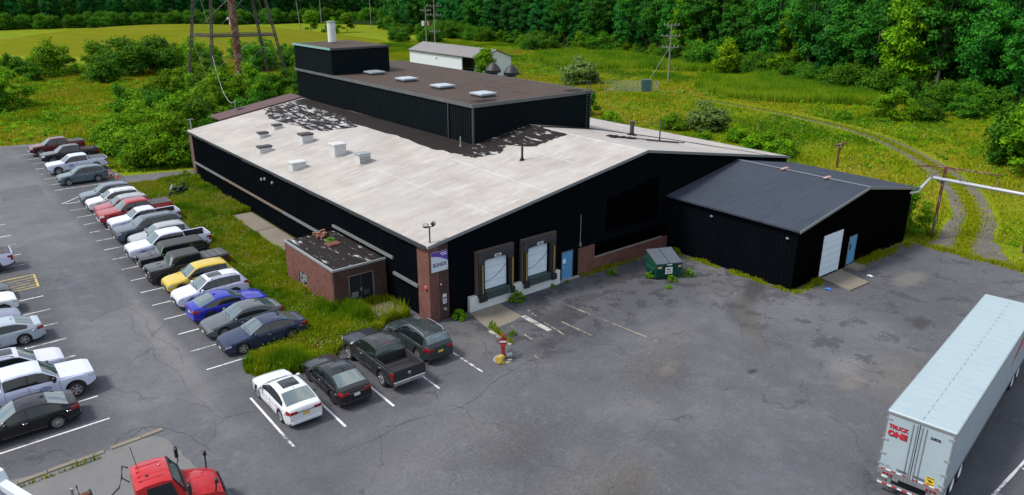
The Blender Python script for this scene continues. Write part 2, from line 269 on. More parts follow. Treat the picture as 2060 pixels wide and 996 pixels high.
# ------------------------------------------------------------------ mesh helpers
class MB:
    def __init__(s): s.v = []; s.f = []; s.mi = []
    def add(s, vs, fs, mi=0):
        o = len(s.v); s.v += [tuple(p) for p in vs]; s.f += [tuple(i+o for i in f) for f in fs]; s.mi += [mi]*len(fs); return s
    def box(s, x0, x1, y0, y1, z0, z1, mi=0, M=None):
        p = [(x, y, z) for z in (z0, z1) for y in (y0, y1) for x in (x0, x1)]
        if M is not None: p = [M @ Vector(q) for q in p]
        return s.add(p, [(0,2,3,1), (4,5,7,6), (0,1,5,4), (2,6,7,3), (0,4,6,2), (1,3,7,5)], mi)
    def bbox(s, x0, x1, y0, y1, z0, z1, b=.02, mi=0):
        """box with chamfered vertical and top edges"""
        def ring(x0, x1, y0, y1, z, c): return [(x0+c,y0,z),(x1-c,y0,z),(x1,y0+c,z),(x1,y1-c,z),(x1-c,y1,z),(x0+c,y1,z),(x0,y1-c,z),(x0,y0+c,z)]
        v = ring(x0,x1,y0,y1,z0,b)+ring(x0,x1,y0,y1,z1-b,b)+ring(x0+b,x1-b,y0+b,y1-b,z1,b)
        f = [tuple(range(7,-1,-1)), tuple(range(16,24))]
        for r in (0, 8): f += [(r+i, r+(i+1)%8, r+8+(i+1)%8, r+8+i) for i in range(8)]
        return s.add(v, f, mi)
    def tube(s, pts, r, n=8, mi=0, r2=None, cap=True):
        pts = [Vector(p) for p in pts]; k = len(pts); rs = [r + ((r2 if r2 is not None else r)-r)*i/(k-1) for i in range(k)]
        vs = []
        for i, p in enumerate(pts):
            d = (pts[min(i+1,k-1)]-pts[max(i-1,0)]).normalized(); a = Vector((0,0,1)) if abs(d.z) < .95 else Vector((1,0,0))
            u = d.cross(a).normalized(); w = u.cross(d)
            vs += [p+(u*math.cos(2*PI*j/n)+w*math.sin(2*PI*j/n))*rs[i] for j in range(n)]
        fs = [(i*n+j, i*n+(j+1)%n, (i+1)*n+(j+1)%n, (i+1)*n+j) for i in range(k-1) for j in range(n)]
        if cap: fs += [tuple(range(n-1,-1,-1)), tuple((k-1)*n+j for j in range(n))]
        return s.add(vs, fs, mi)
    def lathe(s, prof, n=20, M=None, mi=0):
        """prof: (radius, height) along +z"""
        vs = [Vector((r*math.cos(2*PI*j/n), r*math.sin(2*PI*j/n), z)) for r, z in prof for j in range(n)]
        if M is not None: vs = [M @ p for p in vs]
        fs = [(i*n+j, i*n+(j+1)%n, (i+1)*n+(j+1)%n, (i+1)*n+j) for i in range(len(prof)-1) for j in range(n)]
        return s.add(vs, fs, mi)
    def prism(s, poly, h0, h1, mi=0, M=None):
        n = len(poly); vs = [Vector((x, y, h0)) for x, y in poly]+[Vector((x, y, h1)) for x, y in poly]
        if M is not None: vs = [M @ p for p in vs]
        return s.add(vs, [tuple(range(n-1,-1,-1)), tuple(range(n,2*n))]+[(i,(i+1)%n,n+(i+1)%n,n+i) for i in range(n)], mi)
    def mesh(s, name, mats, smooth=None):
        me = bpy.data.meshes.new(name); me.from_pydata(s.v, [], s.f)
        for m in (mats if isinstance(mats, (list, tuple)) else [mats]): me.materials.append(m)
        if any(s.mi): me.polygons.foreach_set('material_index', s.mi)
        if smooth is not None:
            bm = bmesh.new(); bm.from_mesh(me); bmesh.ops.remove_doubles(bm, verts=bm.verts, dist=1e-4); bmesh.ops.recalc_face_normals(bm, faces=bm.faces)
            for e in bm.edges:
                e.smooth = not (len(e.link_faces) == 2 and e.calc_face_angle(0) > R(smooth))
            for f in bm.faces: f.smooth = True
            bm.to_mesh(me); bm.free()
        me.update(); return me
    def build(s, name, mats, parent=None, smooth=None):
        return link(name, s.mesh(name, mats, smooth), parent)
def link(name, data, parent=None):
    o = bpy.data.objects.new(name, data); COL.objects.link(o); o.parent = parent; return o
def tag(o, label=None, cat=None, group=None, kind=None):
    for k, v in (('label', label), ('category', cat), ('group', group), ('kind', kind)):
        if v: o[k] = v
    return o
def thing(name, label, cat, loc=(0,0,0), rz=0.0, group=None):
    o = link(name, None); o.location = loc; o.rotation_euler = (0, 0, rz); o.empty_display_size = .3; return tag(o, label, cat, group)
def copy_tree(o, parent=None):
    c = o.copy(); COL.objects.link(c); c.parent = parent
    for ch in list(o.children): copy_tree(ch, c)
    return c
def text_mesh(s, size, mat, parent, name, loc, rot, offset=0.0, sx=1.0, shear=0.0, ext=.004):
    cu = bpy.data.curves.new('t', 'FONT'); cu.body = s; cu.size = size; cu.align_x = 'CENTER'; cu.align_y = 'CENTER'; cu.offset = offset; cu.extrude = ext; cu.shear = shear; cu.resolution_u = 3
    o = bpy.data.objects.new('t', cu); COL.objects.link(o); dg = bpy.context.evaluated_depsgraph_get()
    me = bpy.data.meshes.new_from_object(o.evaluated_get(dg)); bpy.data.objects.remove(o); me.materials.clear(); me.materials.append(mat)
    t = link(name, me, parent); t.location = loc; t.rotation_euler = rot; t.scale = (sx, 1, 1); return t

# ================================================================== SETTING
def sheet(name, poly, z, mat, parent=None, kind=None):
    mb = MB(); mb.add([(x, y, z) for x, y in poly], [tuple(range(len(poly)))]); o = mb.build(name, mat, parent)
    if parent is None: o['kind'] = kind or 'structure'
    return o
def smooth_poly(pts, n=4, jit=0.0, closed=True):
    out = []; k = len(pts); rs = random.Random(len(pts)*13+int(abs(pts[0][0])*10))
    for i in range(k if closed else k-1):
        p0, p1, p2, p3 = [Vector((*pts[(i+d) % k if closed else max(0, min(k-1, i+d))], 0)) for d in (-1,0,1,2)]
        for j in range(n):
            t = j/n; q = .5*((2*p1)+(p2-p0)*t+(2*p0-5*p1+4*p2-p3)*t*t+(3*p1-p0-3*p2+p3)*t**3)
            out.append((q.x+rs.uniform(-jit, jit), q.y+rs.uniform(-jit, jit)))
    if not closed: out.append(tuple(pts[-1]))
    return out
sheet('ground', [(-1500,-1500),(1500,-1500),(1500,1500),(-1500,1500)], -.06, FIELD)
edgeR = [(38.4,-60),(38.3,-40),(38.0,-25),(37.7,-20),(38.6,-16),(38.7,-13),(37.9,-11.6),(36,-10.8)]
lot = sheet('parking_lot', [(-70,-60)]+edgeR+[(36,20),(-1,20),(-6.4,30),(-6.4,47.2),(-4.6,47.0),(-1.4,45.8),(.6,46.2),(1.6,49.4),(-2,50.6),(-5.8,51.6),(-6.2,55),(-6.0,66),(-7.5,74),(-10,77),(-16,78),(-30,79),(-70,80)], 0.0, ASPH)
# grass island and strip along the warehouse
ISL = smooth_poly([(-7.0,46.6),(-6.7,40),(-6.9,30),(-6.6,20),(-6.9,12),(-7.2,6),(-8.0,3.4),(-10.0,2.7),(-11.0,1.8),(-11.1,.6),(-10.2,-.4),(-8.6,-1.0),(-7.2,-.7),(-6.2,.1),(-4.6,1.0),(-3.0,1.1),(-1.9,1.8),(-.2,2.2),(.4,10),(.4,46),(-2,46.2),(-4.4,47.0)], 5, .10)
isl = sheet('grass_verge', ISL, .05, SOIL)
mb = MB(); n = len(ISL); mb.add([(x, y, 0.0) for x, y in ISL]+[(x, y, .05) for x, y in ISL], [(i,(i+1)%n,n+(i+1)%n,n+i) for i in range(n)]); mb.build('verge_edge', SOIL, isl)
def pline(p, q, w=.11, mat=LINEW, z=.005, name='parking_line'):
    p, q = Vector(p), Vector(q); d = (q-p).normalized(); o = Vector((-d.y, d.x))*w/2
    mb = MB(); k = max(2, int((q-p).length/.7)); vs = []
    for i in range(k+1):
        c = p+(q-p)*i/k; a = o*random.uniform(.82, 1.1); vs += [(c.x-a.x, c.y-a.y, z), (c.x+a.x, c.y+a.y, z)]
    mb.add(vs, [(2*i, 2*i+1, 2*i+3, 2*i+2) for i in range(k)]); return mb.build(name, mat, lot)
ROWA = [2.75+2.72*k for k in range(16)]; ROWA2 = [49.6,52.3,55.4,58.1,61.1,64.1,67.2,70.4]
for y in ROWA+ROWA2: pline((-12.72+random.uniform(-.05,.05), y), (-7.1, y+.02))
pline((-13.0,43.7), (-10.6,46.2))
for y in (.85,3.47,6.22,9.08,11.82,14.57,17.18,19.9,27.6,30.3,33.3,36.0,39.8,42.6,45.4,48.4): pline((-17.95, y), (-23.6, y-.1))
for p, q in (((-17.85,24.75),(-17.95,22.0)), ((-17.9,24.75),(-23.5,24.6)), ((-17.95,22.0),(-23.5,21.9))): pline(p, q, .13, LINEY, name='hatch_line')
for k in range(4): pline((-18.0, 22.5+.55*k), (-22.6, 22.2+.55*k), .09, LINEY, name='hatch_line')
for x, y1 in ((-11.95,-1.6),(-9.36,-1.4),(-6.65,-1.2),(-3.94,-1.5),(-1.16,-2.2)): pline((x, y1), (x-.03, -7.0 if x < -9 else -6.85), .12)
pline((8.22,-1.35), (8.84,-9.0), .10, LINEF, name='dock_line'); pline((8.85,-9.0), (9.1,-12.4), .07, LINEF, name='dock_line')
for p, q in (((5.9,-2.2),(5.7,-3.3)), ((6.4,-4.9),(6.5,-7.6)), ((4.1,-.6),(3.9,-3.0)), ((3.6,-3.4),(3.4,-5.6)), ((2.2,-7.2),(2.1,-8.6)), ((5.5,-4.3),(5.3,-6.3))): pline(p, q, .09, LINEF, name='dock_line', z=.012 if p[1] > -1 else .005)
pline((7.6,-28.3), (24,-28.1), .12); 
for x in (9.3,12.0,14.7,17.4,20.1): pline((x, -28.35), (x-.1, -33.5))
CONCK = m_line('worn_kerb', (.42,.41,.38), .36)
# concrete aprons
def slab(name, poly, z0, z1, mat, parent): mb = MB(); mb.prism(poly, z0, z1); return mb.build(name, mat, parent)
slab('concrete_slab', [(2.7,-.28),(5.1,-.28),(5.0,-2.75),(4.2,-2.95),(2.2,-3.1)], -.05, .008, CONCB, lot)
slab('concrete_kerb', [(2.02,-3.15),(2.32,-3.15),(2.2,-5.35),(1.9,-5.35)], -.05, .035, CONCK, lot); slab('concrete_kerb', [(4.85,-2.8),(5.18,-2.8),(5.15,-5.4),(4.82,-5.4)], -.05, .035, CONCK, lot)
slab('concrete_slab', [(25.4,-11.3),(28.1,-11.3),(27.3,-13.8),(24.9,-13.7)], -.05, .10, CONCB, lot); slab('door_step', [(28.7,-11.25),(30.1,-11.25),(30.0,-12.2),(28.8,-12.1)], -.05, .17, CONCB, lot)
for i, (y0, y1) in enumerate(((14.2,18.9),(18.95,24.0),(24.05,29.6))): slab('path_slab', [(-2.1+.1*i,y0),(-.15,y0),(-.15,y1),(-2.0+.05*i,y1)], 0.0, .10+.015*i, CONCB, isl)
slab('path_slab', [(-2.6,2.4),(-.3,1.7),(-.3,4.4),(-2.4,4.6)], 0, .09, CONCB, isl)
# broken kerb, lower left
x = -24.5
while x < -16.7:
    w = random.uniform(.7, 1.5); y = -2.45+.07*(x+24)+random.uniform(-.05,.05); slab('kerb_stone', [(x,y),(x+w,y+.06),(x+w,y+.30),(x,y+.26)], -.05, .06+random.uniform(-.03,.02), CONCB, lot); x += w+random.choice((.03,.05,.3))
sheet('loading_yard', smooth_poly([(-26,-2.5),(-20,-2.2),(-17.3,-1.9),(-16.3,-2.8),(-16.1,-4.6),(-15.7,-6.6),(-15.2,-10),(-15,-16),(-26,-16)], 4, .08), .004, m_concrete('worn_concrete', (.155,.155,.155)))
# surface cracks drawn as thin sealed seams in the asphalt
def crack(pts, w=.05, parent=lot, mat=None):
    P = smooth_poly(pts, 7, .07, False); mb = MB(); vs = []
    for i, p in enumerate(P):
        a, b = Vector(P[max(0,i-1)]), Vector(P[min(len(P)-1,i+1)]); d = (b-a).normalized(); ww = w*random.uniform(.10,.42); vs += [(p[0]-d.y*ww, p[1]+d.x*ww, .0075), (p[0]+d.y*ww, p[1]-d.x*ww, .0075)]
    mb.add(vs, [(2*i,2*i+1,2*i+3,2*i+2) for i in range(len(P)-1)]); return mb.build('crack', mat or CRK, parent)
CRK = flat('crack_tar', (.035,.035,.038), .9)
for pts, w in (([(-14.6,14.6),(-14.2,12.5),(-14.6,10.5),(-14.2,8.0),(-14.5,6.0),(-14.0,3.4)], .035), ([(-16.4,13.4),(-15.4,14.2),(-14.6,14.6),(-13.6,14.4)], .05), ([(-14.0,14.2),(-13.6,11.8),(-13.9,9.2),(-13.3,6.5),(-13.5,4.2)], .04), ([(-17.6,-1.6),(-16.8,-1.1),(-16.0,-1.9),(-15.3,-3.4),(-15.0,-5.2)], .06), ([(-18.4,-1.9),(-17.9,-1.2),(-17.2,-.9),(-16.8,-1.2)], .06),
               ([(-14.0,3.2),(-14.2,1.0),(-13.9,-1.4),(-14.3,-3.4)], .025), ([(-17.5,38.6),(-15,38.9),(-12.7,38.4)], .025), ([(-14.2,26),(-14.0,22.5),(-14.3,19)], .025), ([(-8,-8.2),(-4,-9.0),(-1,-8.0),(2,-7.6),(5,-8.3)], .035), ([(1,-6.4),(4,-7.2),(8,-6.4)], .025), ([(12.5,-13.8),(15,-11.8),(17,-9.4),(19,-8.6)], .045), ([(14.5,-15.8),(16,-13.2),(18.2,-11.6)], .035), ([(-11.8,-8.4),(-9,-8.8),(-6,-8.2)], .025), ([(-13,-11.4),(-11,-12.6),(-9.6,-15)], .03), ([(23,-14),(26,-16),(30,-16.6),(34,-15.8)], .03)): crack(pts, w)
# gravel track: two wheel ruts with a grass middle
TRK = [(36.5,-16.6),(40,-14.9),(45,-13.4),(50,-11.9),(57,-8.4),(64.5,-3.4),(71,2.5),(77,9.2),(81.0,15.5),(83.6,22.5),(85.6,30),(86.8,38),(87.8,47),(88.4,55),(88.6,70)]
TRS = smooth_poly(TRK, 5, 0, False)
def ribbon(name, path, o0, o1, z, mat, jit=.12):
    mb = MB(); vs = []
    for i, p in enumerate(path):
        a, b = Vector(path[max(0,i-1)]), Vector(path[min(len(path)-1,i+1)]); d = (b-a).normalized(); nx = Vector((-d.y, d.x)); f = max(.42, 1.15-.013*i)
        for o in (o0, o1): q = Vector(p)+nx*(o*f+random.uniform(-jit, jit)); vs.append((q.x, q.y, z))
    mb.add(vs, [(2*i,2*i+2,2*i+3,2*i+1) for i in range(len(path)-1)]); return tag(mb.build(name, mat), kind='structure')
ribbon('track', TRS, .50, 1.75, -.045, GRAVEL); ribbon('track', TRS, -1.75, -.45, -.044, GRAVEL)
sheet('track_apron', smooth_poly([(37.6,-19.6),(38.4,-13.0),(41,-12.7),(43.6,-12.4),(44,-15.6),(41,-17.6)], 4, .1), -.046, GRAVEL)
slab('lot_edging', [(38.45,-19.6),(38.62,-19.6),(39.1,-13.1),(38.93,-13.1)], -.06, .04, CONC, lot)
# mown mound on the left and wooded rise behind
def dome(name, cx, cy, rx, ry, h, mat, rot=0.0, p=1.6, n=48, m=14):
    mb = MB(); vs = [(cx, cy, h)]; c, s = math.cos(rot), math.sin(rot)
    for i in range(1, m+1):
        t = i/m; z = h*(1-t**p)**1.15-.08*(i == m)
        for j in range(n):
            a = 2*PI*j/n; x, y = rx*t*math.cos(a), ry*t*math.sin(a); vs.append((cx+x*c-y*s, cy+x*s+y*c, z))
    fs = [(0, 1+j, 1+(j+1)%n) for j in range(n)]
    for i in range(m-1): fs += [(1+i*n+j, 1+(i+1)*n+j, 1+(i+1)*n+(j+1)%n, 1+i*n+(j+1)%n) for j in range(n)]
    mb.add(vs, fs); return tag(mb.build(name, mat, smooth=60), kind='structure')
dome('grass_mound', 52, 232, 68, 46, 5.9, MOUND, R(-38), 2.0)
def hillside():
    # long rise behind the tree line
    line = [(150,-140),(148,-40),(142,0),(150,40),(160,90),(168,150),(165,220),(150,290),(110,340),(40,372),(-60,392),(-200,400)]
    P = smooth_poly(line, 4, 0, False); mb = MB(); vs = []
    for i, p in enumerate(P):
        a, b = Vector(P[max(0,i-1)]), Vector(P[min(len(P)-1,i+1)]); d = (b-a).normalized(); nx = Vector((d.y, -d.x))
        for o, z in ((0,-.2),(30,4),(80,15),(200,34),(400,40)): q = Vector(p)+nx*o; vs.append((q.x, q.y, z))
    mb.add(vs, [(5*i+k, 5*i+k+1, 5*i+k+6, 5*i+k+5) for i in range(len(P)-1) for k in range(4)]); return tag(mb.build('wooded_rise', FLOOR, smooth=80), kind='structure')
hillside()

# ================================================================== WAREHOUSE
SL = 3.15/19
def rz(x): return 5.1+SL*x if x <= 19 else 8.25-SL*(x-19)
def corr(mb, p, q, z0, ztop, pitch=.30, d=.035, mi=0):
    """ribbed sheet wall from p to q (outside on the right-hand side of p->q)"""
    p, q = Vector(p), Vector(q); L = (q-p).length; u = (q-p)/L; o = Vector((u.y, -u.x)); n = max(1, int(L/pitch)); st = L/n; vs = []; k = 0
    prof = []
    for i in range(n): prof += [(i*st, 0), (i*st+st*.55, 0), (i*st+st*.65, d), (i*st+st*.9, d)]
    prof.append((L, 0))
    for t, dd in prof:
        c = p+u*t+o*dd; zt = ztop(c.x, c.y) if callable(ztop) else ztop; vs += [(c.x, c.y, z0), (c.x, c.y, zt)]
    mb.add(vs, [(2*i, 2*i+2, 2*i+3, 2*i+1) for i in range(len(prof)-1)], mi)
WH = thing('warehouse', 'large black clad warehouse with pale low gabled roof and raised centre section', 'building', (0,0,0))
def part(name, mat, fn, parent=None, smooth=None):
    mb = MB(); fn(mb); return mb.build(name, mat, parent or WH, smooth)
part('front_wall', BLACK, lambda m: (corr(m, (1.32,0), (12.35,0), 0, lambda x,y: rz(x)-.1), corr(m, (12.35,-.02), (38,-.02), 2.12, lambda x,y: rz(x)-.1), m.box(12.35,22,.05,.2,0,2.2)))
part('side_wall', BLACK, lambda m: (corr(m, (0,46), (0,1.2), 1.85, 5.0), corr(m, (.10,45), (.10,1.2), 0, 1.85)))
part('rear_wall', BLACK, lambda m: (corr(m, (38,46), (0,46), 0, lambda x,y: rz(x)-.1, .6), corr(m, (38,0), (38,46), 0, 5.0, .6)))
for i, x in enumerate((15.1, 16.5, 17.9, 19.3)): part('board_panel', BLACKD, lambda m: m.box(x, x+1.34, -.075, -.05, 2.75, 5.35+.22*i))
part('window_boarding', BLACKD, lambda m: m.box(13.9, 21.6, -.04, .04, 1.1, 2.12))
def slope(m, x0, x1, y0, y1, dz, th):
    v = []
    for dd in (dz-th, dz): v += [(x0,y0,rz(x0)+dd),(x1,y0,rz(x1)+dd),(x1,y1,rz(x1)+dd),(x0,y1,rz(x0)+dd)]
    m.add(v, [(3,2,1,0),(4,5,6,7),(0,1,5,4),(1,2,6,5),(2,3,7,6),(3,0,4,7)])
roofL = part('roof', ROOFW, lambda m: slope(m, -.16, 19, -.18, 46.15, 0, .14)); part('roof', ROOFW, lambda m: slope(m, 19.0, 38.2, -.18, 46.15, 0, .14))
part('rake_trim', TRIM, lambda m: (slope(m, -.18, 18.98, -.24, -.185, .03, .20), slope(m, 19.02, 38.25, -.24, -.185, .03, .20)))
def jag_eave(m):
    y = 46.1
    while y > .2:
        w = random.uniform(1.2, 3.0); d = random.uniform(0, .05); m.box(-.21-d, -.165, max(0, y-w)+.01, y, 4.88-d, 5.07); y -= w
part('eave_trim', TRIMD, jag_eave)
def roof_patch(name, poly, mat, dz=.012, n=6, jit=.12, fn=rz):
    rs = random.Random(len(poly)*7+int(poly[0][1]*3)); P = []
    for i in range(len(poly)):
        a, b = Vector(poly[i]), Vector(poly[(i+1)%len(poly)])
        for j in range(n): q = a+(b-a)*j/n; P.append((q.x+rs.uniform(-jit,jit), q.y+rs.uniform(-jit,jit)))
    mb = MB(); mb.add([(x, y, fn(x)+dz) for x, y in P], [tuple(range(len(P)))]); return mb.build(name, mat, roofL)
roof_patch('tar_strip', [(13.02,45.9),(11.2,45.9),(10.4,40),(10.7,30),(10.9,22),(10.6,15.5),(10.9,12.2),(11.0,10.6),(13.02,10.6)], TAR, .010)
roof_patch('tar_patch', [(11.6,45.9),(8.2,45.8),(6.8,40.5),(7.6,30.4),(10.5,28.2),(11.4,33)], TARW, .016, 10, .2)
roof_patch('tar_patch', [(11.0,10.4),(12.9,9.4),(14.4,10.6),(15.3,8.1),(17.0,8.2),(18.7,8.0),(18.95,12.0),(18.9,13.3),(12.6,13.3),(11.2,12.0)], TARS, .014, 8, .12)
SEAM = flat('seam_pale', (.47,.455,.435), .8, var=.25, scale=2); SEAMD = flat('seam_grey', (.22,.21,.20), .8, var=.3, scale=2)
def roof_strip(p, q, w, mat):
    p, q = Vector(p), Vector(q); d = (q-p).normalized(); o = Vector((-d.y, d.x)); mb = MB(); k = 14; vs = []
    for i in range(k+1):
        c = p.lerp(q, i/k)+o*random.uniform(-.04,.04); a = o*w*random.uniform(.1,.8)
        vs += [(c.x-a.x, c.y-a.y, rz(c.x-a.x)+.006), (c.x+a.x, c.y+a.y, rz(c.x+a.x)+.006)]
    mb.add(vs, [(2*i,2*i+1,2*i+3,2*i+2) for i in range(k)]); mb.build('roof_seam', mat, roofL)
for p, q, w, m in (((9.6,.2),(9.9,12),.10,SEAM), ((5.0,.2),(5.2,16),.05,SEAM), ((14.3,.2),(14.4,7.8),.07,SEAM), ((18.8,.2),(18.8,8),.12,SEAM), ((.3,20.4),(10.4,20.1),.035,SEAMD), ((.3,12.1),(10.6,11.9),.03,SEAMD), ((6.6,16.6),(10.5,16.5),.03,SEAMD), ((.3,33),(6.5,33.2),.03,SEAMD), ((2.6,21),(2.5,45.5),.04,SEAM), ((.2,4.6),(9,4.4),.03,SEAMD)): roof_strip(p, q, w, m)
def far(x): return 8.25-SL*(x-19)
roof_patch('tar_seam', [(19.0,12.3),(26.3,13.4),(29.5,10.6),(32,7.2),(34.5,2.2),(35.3,-.1),(34.9,-.1),(33.9,2.2),(31.4,6.6),(29,9.6),(26,12.2),(19.0,11.4)], TAR, .012, 5, .05, far)
# brick corner pier with recessed faces
part('brick_pier', BRICK, lambda m: m.box(-.06, .62, -.06, 1.25, 0, 4.93)); part('brick_pier', BRICKD, lambda m: m.box(.625, 1.34, -.055, .5, 0, 5.0))
part('brick_pier', flat('brown_pier', (.11,.06,.05), .8), lambda m: m.box(-.06, .5, 45.0, 46.02, 0, 4.93))
def ledges(m):
    m.box(-.16, .06, 10.0, 22.0, 1.80, 1.98)
part('wall_flashing', TRIM, ledges); part('wall_flashing', flat('flashing_brown', (.15,.12,.10), .7), lambda m: m.box(-.15, .06, 22.02, 36, 1.81, 1.97)); part('wall_flashing', TRIM, lambda m: m.box(-.16, .06, 36.02, 45.0, 1.80, 1.98))
part('wall_flashing', TRIM, lambda m: m.box(-.14, .02, 4.2, 12.8, 3.0, 3.18)); part('wall_flashing', TRIM, lambda m: m.box(-.15, .06, 1.26, 4.2, 1.98, 2.16))
for y in (25.2, 26.0, 23.6): part('wall_lamp', GREYM, lambda m: m.bbox(-.22, -.05, y-.1, y+.1, 4.0-.2*(y > 25.5), 4.2-.2*(y > 25.5), .03))
part('alarm_bell', flat('bell_red', (.35,.05,.04), .5), lambda m: m.lathe([(.0,.12),(.10,.11),(.17,.05),(.18,0),(.0,0)], 16, Matrix.Translation((-.07,.32,2.25)) @ Matrix.Rotation(-PI/2, 4, 'Y')))
# name sign on the pier
sg = part('sign_board', flat('sign_white', (.55,.58,.68), .4, var=.02), lambda m: m.box(.10, 1.27, -.12, -.065, 3.32, 4.58))
def arc(m):
    pts = [(.10,4.575),(1.265,4.575),(1.265,3.92)]+[(1.265-1.165*t**1.0, 3.92+.42*math.sin(PI/2*t)) for t in [i/10 for i in range(1,11)]]
    m.prism([(x, z) for x, z in pts], 0, .006, M=Matrix.Translation((0,-.1215,0)) @ Matrix.Rotation(PI/2, 4, 'X'))
part('sign_band', flat('sign_purple', (.085,.045,.32), .4, var=.03), arc, sg)
text_mesh('BONIDE', .34, text_mat('ink_purple', (.035,.02,.12)), sg, 'lettering', (.685,-.124,3.74), (PI/2,0,0), .007, .80)
part('fine_print', text_mat('ink_white', (.7,.7,.75)), lambda m: (m.box(.72,1.2,-.1300,-.1285,4.43,4.48), m.box(.84,1.2,-.1300,-.1285,4.32,4.37)), sg)
part('fine_print', text_mat('ink_purple', (.035,.02,.12)), lambda m: m.box(1.14,1.19,-.1250,-.1205,3.40,3.46), sg)
nt_ = part('notice', flat('notice_white', (.6,.6,.64), .5), lambda m: m.box(.86, 1.12, -.085, -.06, 1.08, 1.72))
part('notice_print', flat('notice_ink', (.10,.08,.22), .5), lambda m: (m.box(.89,1.09,-.09,-.086,1.40,1.52), m.box(.92,1.06,-.09,-.086,1.30,1.35), m.box(.93,1.05,-.09,-.086,1.16,1.24)), nt_)
part('pipe_outlet', GREYM, lambda m: m.lathe([(0,.16),(.07,.16),(.10,.10),(.10,0)], 14, Matrix.Translation((.98,-.05,.72)) @ Matrix.Rotation(PI/2, 4, 'X')))
part('marker_plate', WHITEP, lambda m: m.box(.72, .80, -.075, -.058, 2.35, 2.46))
# docks
part('dock_wall', CONCW, lambda m: (m.box(2.75, 10.45, -.30, -.04, -.05, .80), m.box(2.75, 3.35, -.30, -.04, .80, 1.02), m.box(6.3, 7.0, -.30, -.04, .80, 1.02), m.box(9.85, 10.45, -.30, -.04, .80, 1.02)))
def dock(x0, x1, xd0, xd1):
    part('dock_door', DOORW, lambda m: m.box(xd0, xd1, -.06, -.045, 1.17, 3.60)); d = WH.children[-1]
    for k in range(1, 5): part('door_seam', TRIM, lambda m: m.box(xd0, xd1, -.066, -.061, 1.17+k*.486-.006, 1.17+k*.486+.006), d)
    part('pull_cord', PLASTIC, lambda m: m.tube([(xd0+.03+(xd1-xd0-.06)*i/10, -.075, 1.72+.85*(i/10)**2.2) for i in range(11)], .014, 5), d)
    part('dock_leveller', flat('leveller_green', (.030,.052,.052), .6), lambda m: m.box(xd0-.02, xd1+.02, -.46, -.05, .62, 1.14))
    for a, b in ((x0, xd0-.02), (xd1+.04, x1)):
        part('dock_cushion', RUBBER, lambda m: m.bbox(a+.08, b, -.34, -.05, .98, 3.55, .05)); c = WH.children[-1]
        part('guide_strip', YPAINT, lambda m: m.box((a+b)/2+.09, (a+b)/2+.145, -.362, -.342, 1.05, 3.1), c)
        part('bumper', RUBBER, lambda m: m.bbox(a+.12, b+.06, -.50, -.31, .55, .97, .03), c)
    part('seal_frame', flat('seal_timber', (.085,.062,.045), .9, var=.3, scale=8), lambda m: (m.box(x0, x0+.075, -.30, -.05, 1.0, 3.9), m.box(x1, x1+.07, -.30, -.05, 1.0, 3.9), m.box(x0, x1+.07, -.33, -.05, 3.9, 3.95)))
    def curtain(m):
        n = 14; vs = []
        for i in range(n+1):
            x = x0+.08+(x1-x0-.08)*i/n; s = .25*math.sin(PI*i/n)**.5; w = .05*math.sin(i*1.9)
            vs += [(x, -.33, 3.88), (x, -.42+w, 3.5+.10*s+.04*math.sin(i*2.3)), (x, -.40+w*.5, 3.22+.5*s if 0 < i < n else 2.95)]
        m.add(vs, [(3*i+k, 3*i+3+k, 3*i+4+k, 3*i+1+k) for i in range(n) for k in (0,1)])
        m.bbox(x0+.08, x0+.50, -.40, -.10, 3.05, 3.6, .04); m.bbox(x1-.42, x1-.02, -.40, -.10, 3.05, 3.6, .04)
    part('head_curtain', flat('curtain_vinyl', (.018,.019,.024), .6), curtain, smooth=50)
    part('number_plate', PLATE, lambda m: m.box((xd0+xd1)/2-.30, (xd0+xd1)/2+.22, -.475, -.455, 3.42, 3.60)); q = WH.children[-1]
    part('plate_print', PLASTIC, lambda m: m.box((xd0+xd1)/2-.2, (xd0+xd1)/2+.12, -.48, -.476, 3.47, 3.54), q)
dock(3.30, 6.25, 3.98, 5.85); dock(7.0, 9.95, 7.55, 9.40)
bd = part('door', BLUE, lambda m: m.box(10.82, 11.80, -.07, -.05, .10, 2.12)); part('door_frame', TRIMD, lambda m: (m.box(10.74,10.815,-.08,-.04,.1,2.2), m.box(11.805,11.88,-.08,-.04,.1,2.2), m.box(10.815,11.805,-.08,-.04,2.125,2.2)), bd)
part('notice', WHITEP, lambda m: m.box(10.90, 11.16, -.08, -.072, 1.30, 1.62), bd); part('door_handle', CHROME, lambda m: m.tube([(10.9,-.07,1.02),(10.9,-.14,1.02),(11.02,-.14,1.02)], .018, 6), bd); part('door_sill', CONC, lambda m: m.box(10.5, 12.4, -.25, -.05, -.02, .10))
part('brick_wall', BRICK, lambda m: m.box(12.35, 13.9, -.16, -.045, 0, 2.10)); part('brick_wall', BRICK, lambda m: m.box(13.9, 21.9, -.17, -.045, 0, 1.06)); part('wall_coping', CONCB, lambda m: m.box(13.92, 21.3, -.22, -.045, 1.063, 1.14)); part('conduit', TRIM, lambda m: (m.tube([(12.5,-.09,2.2),(12.5,-.09,4.6)], .03, 6), m.bbox(12.42,12.58,-.17,-.05,2.28,2.55,.02)))
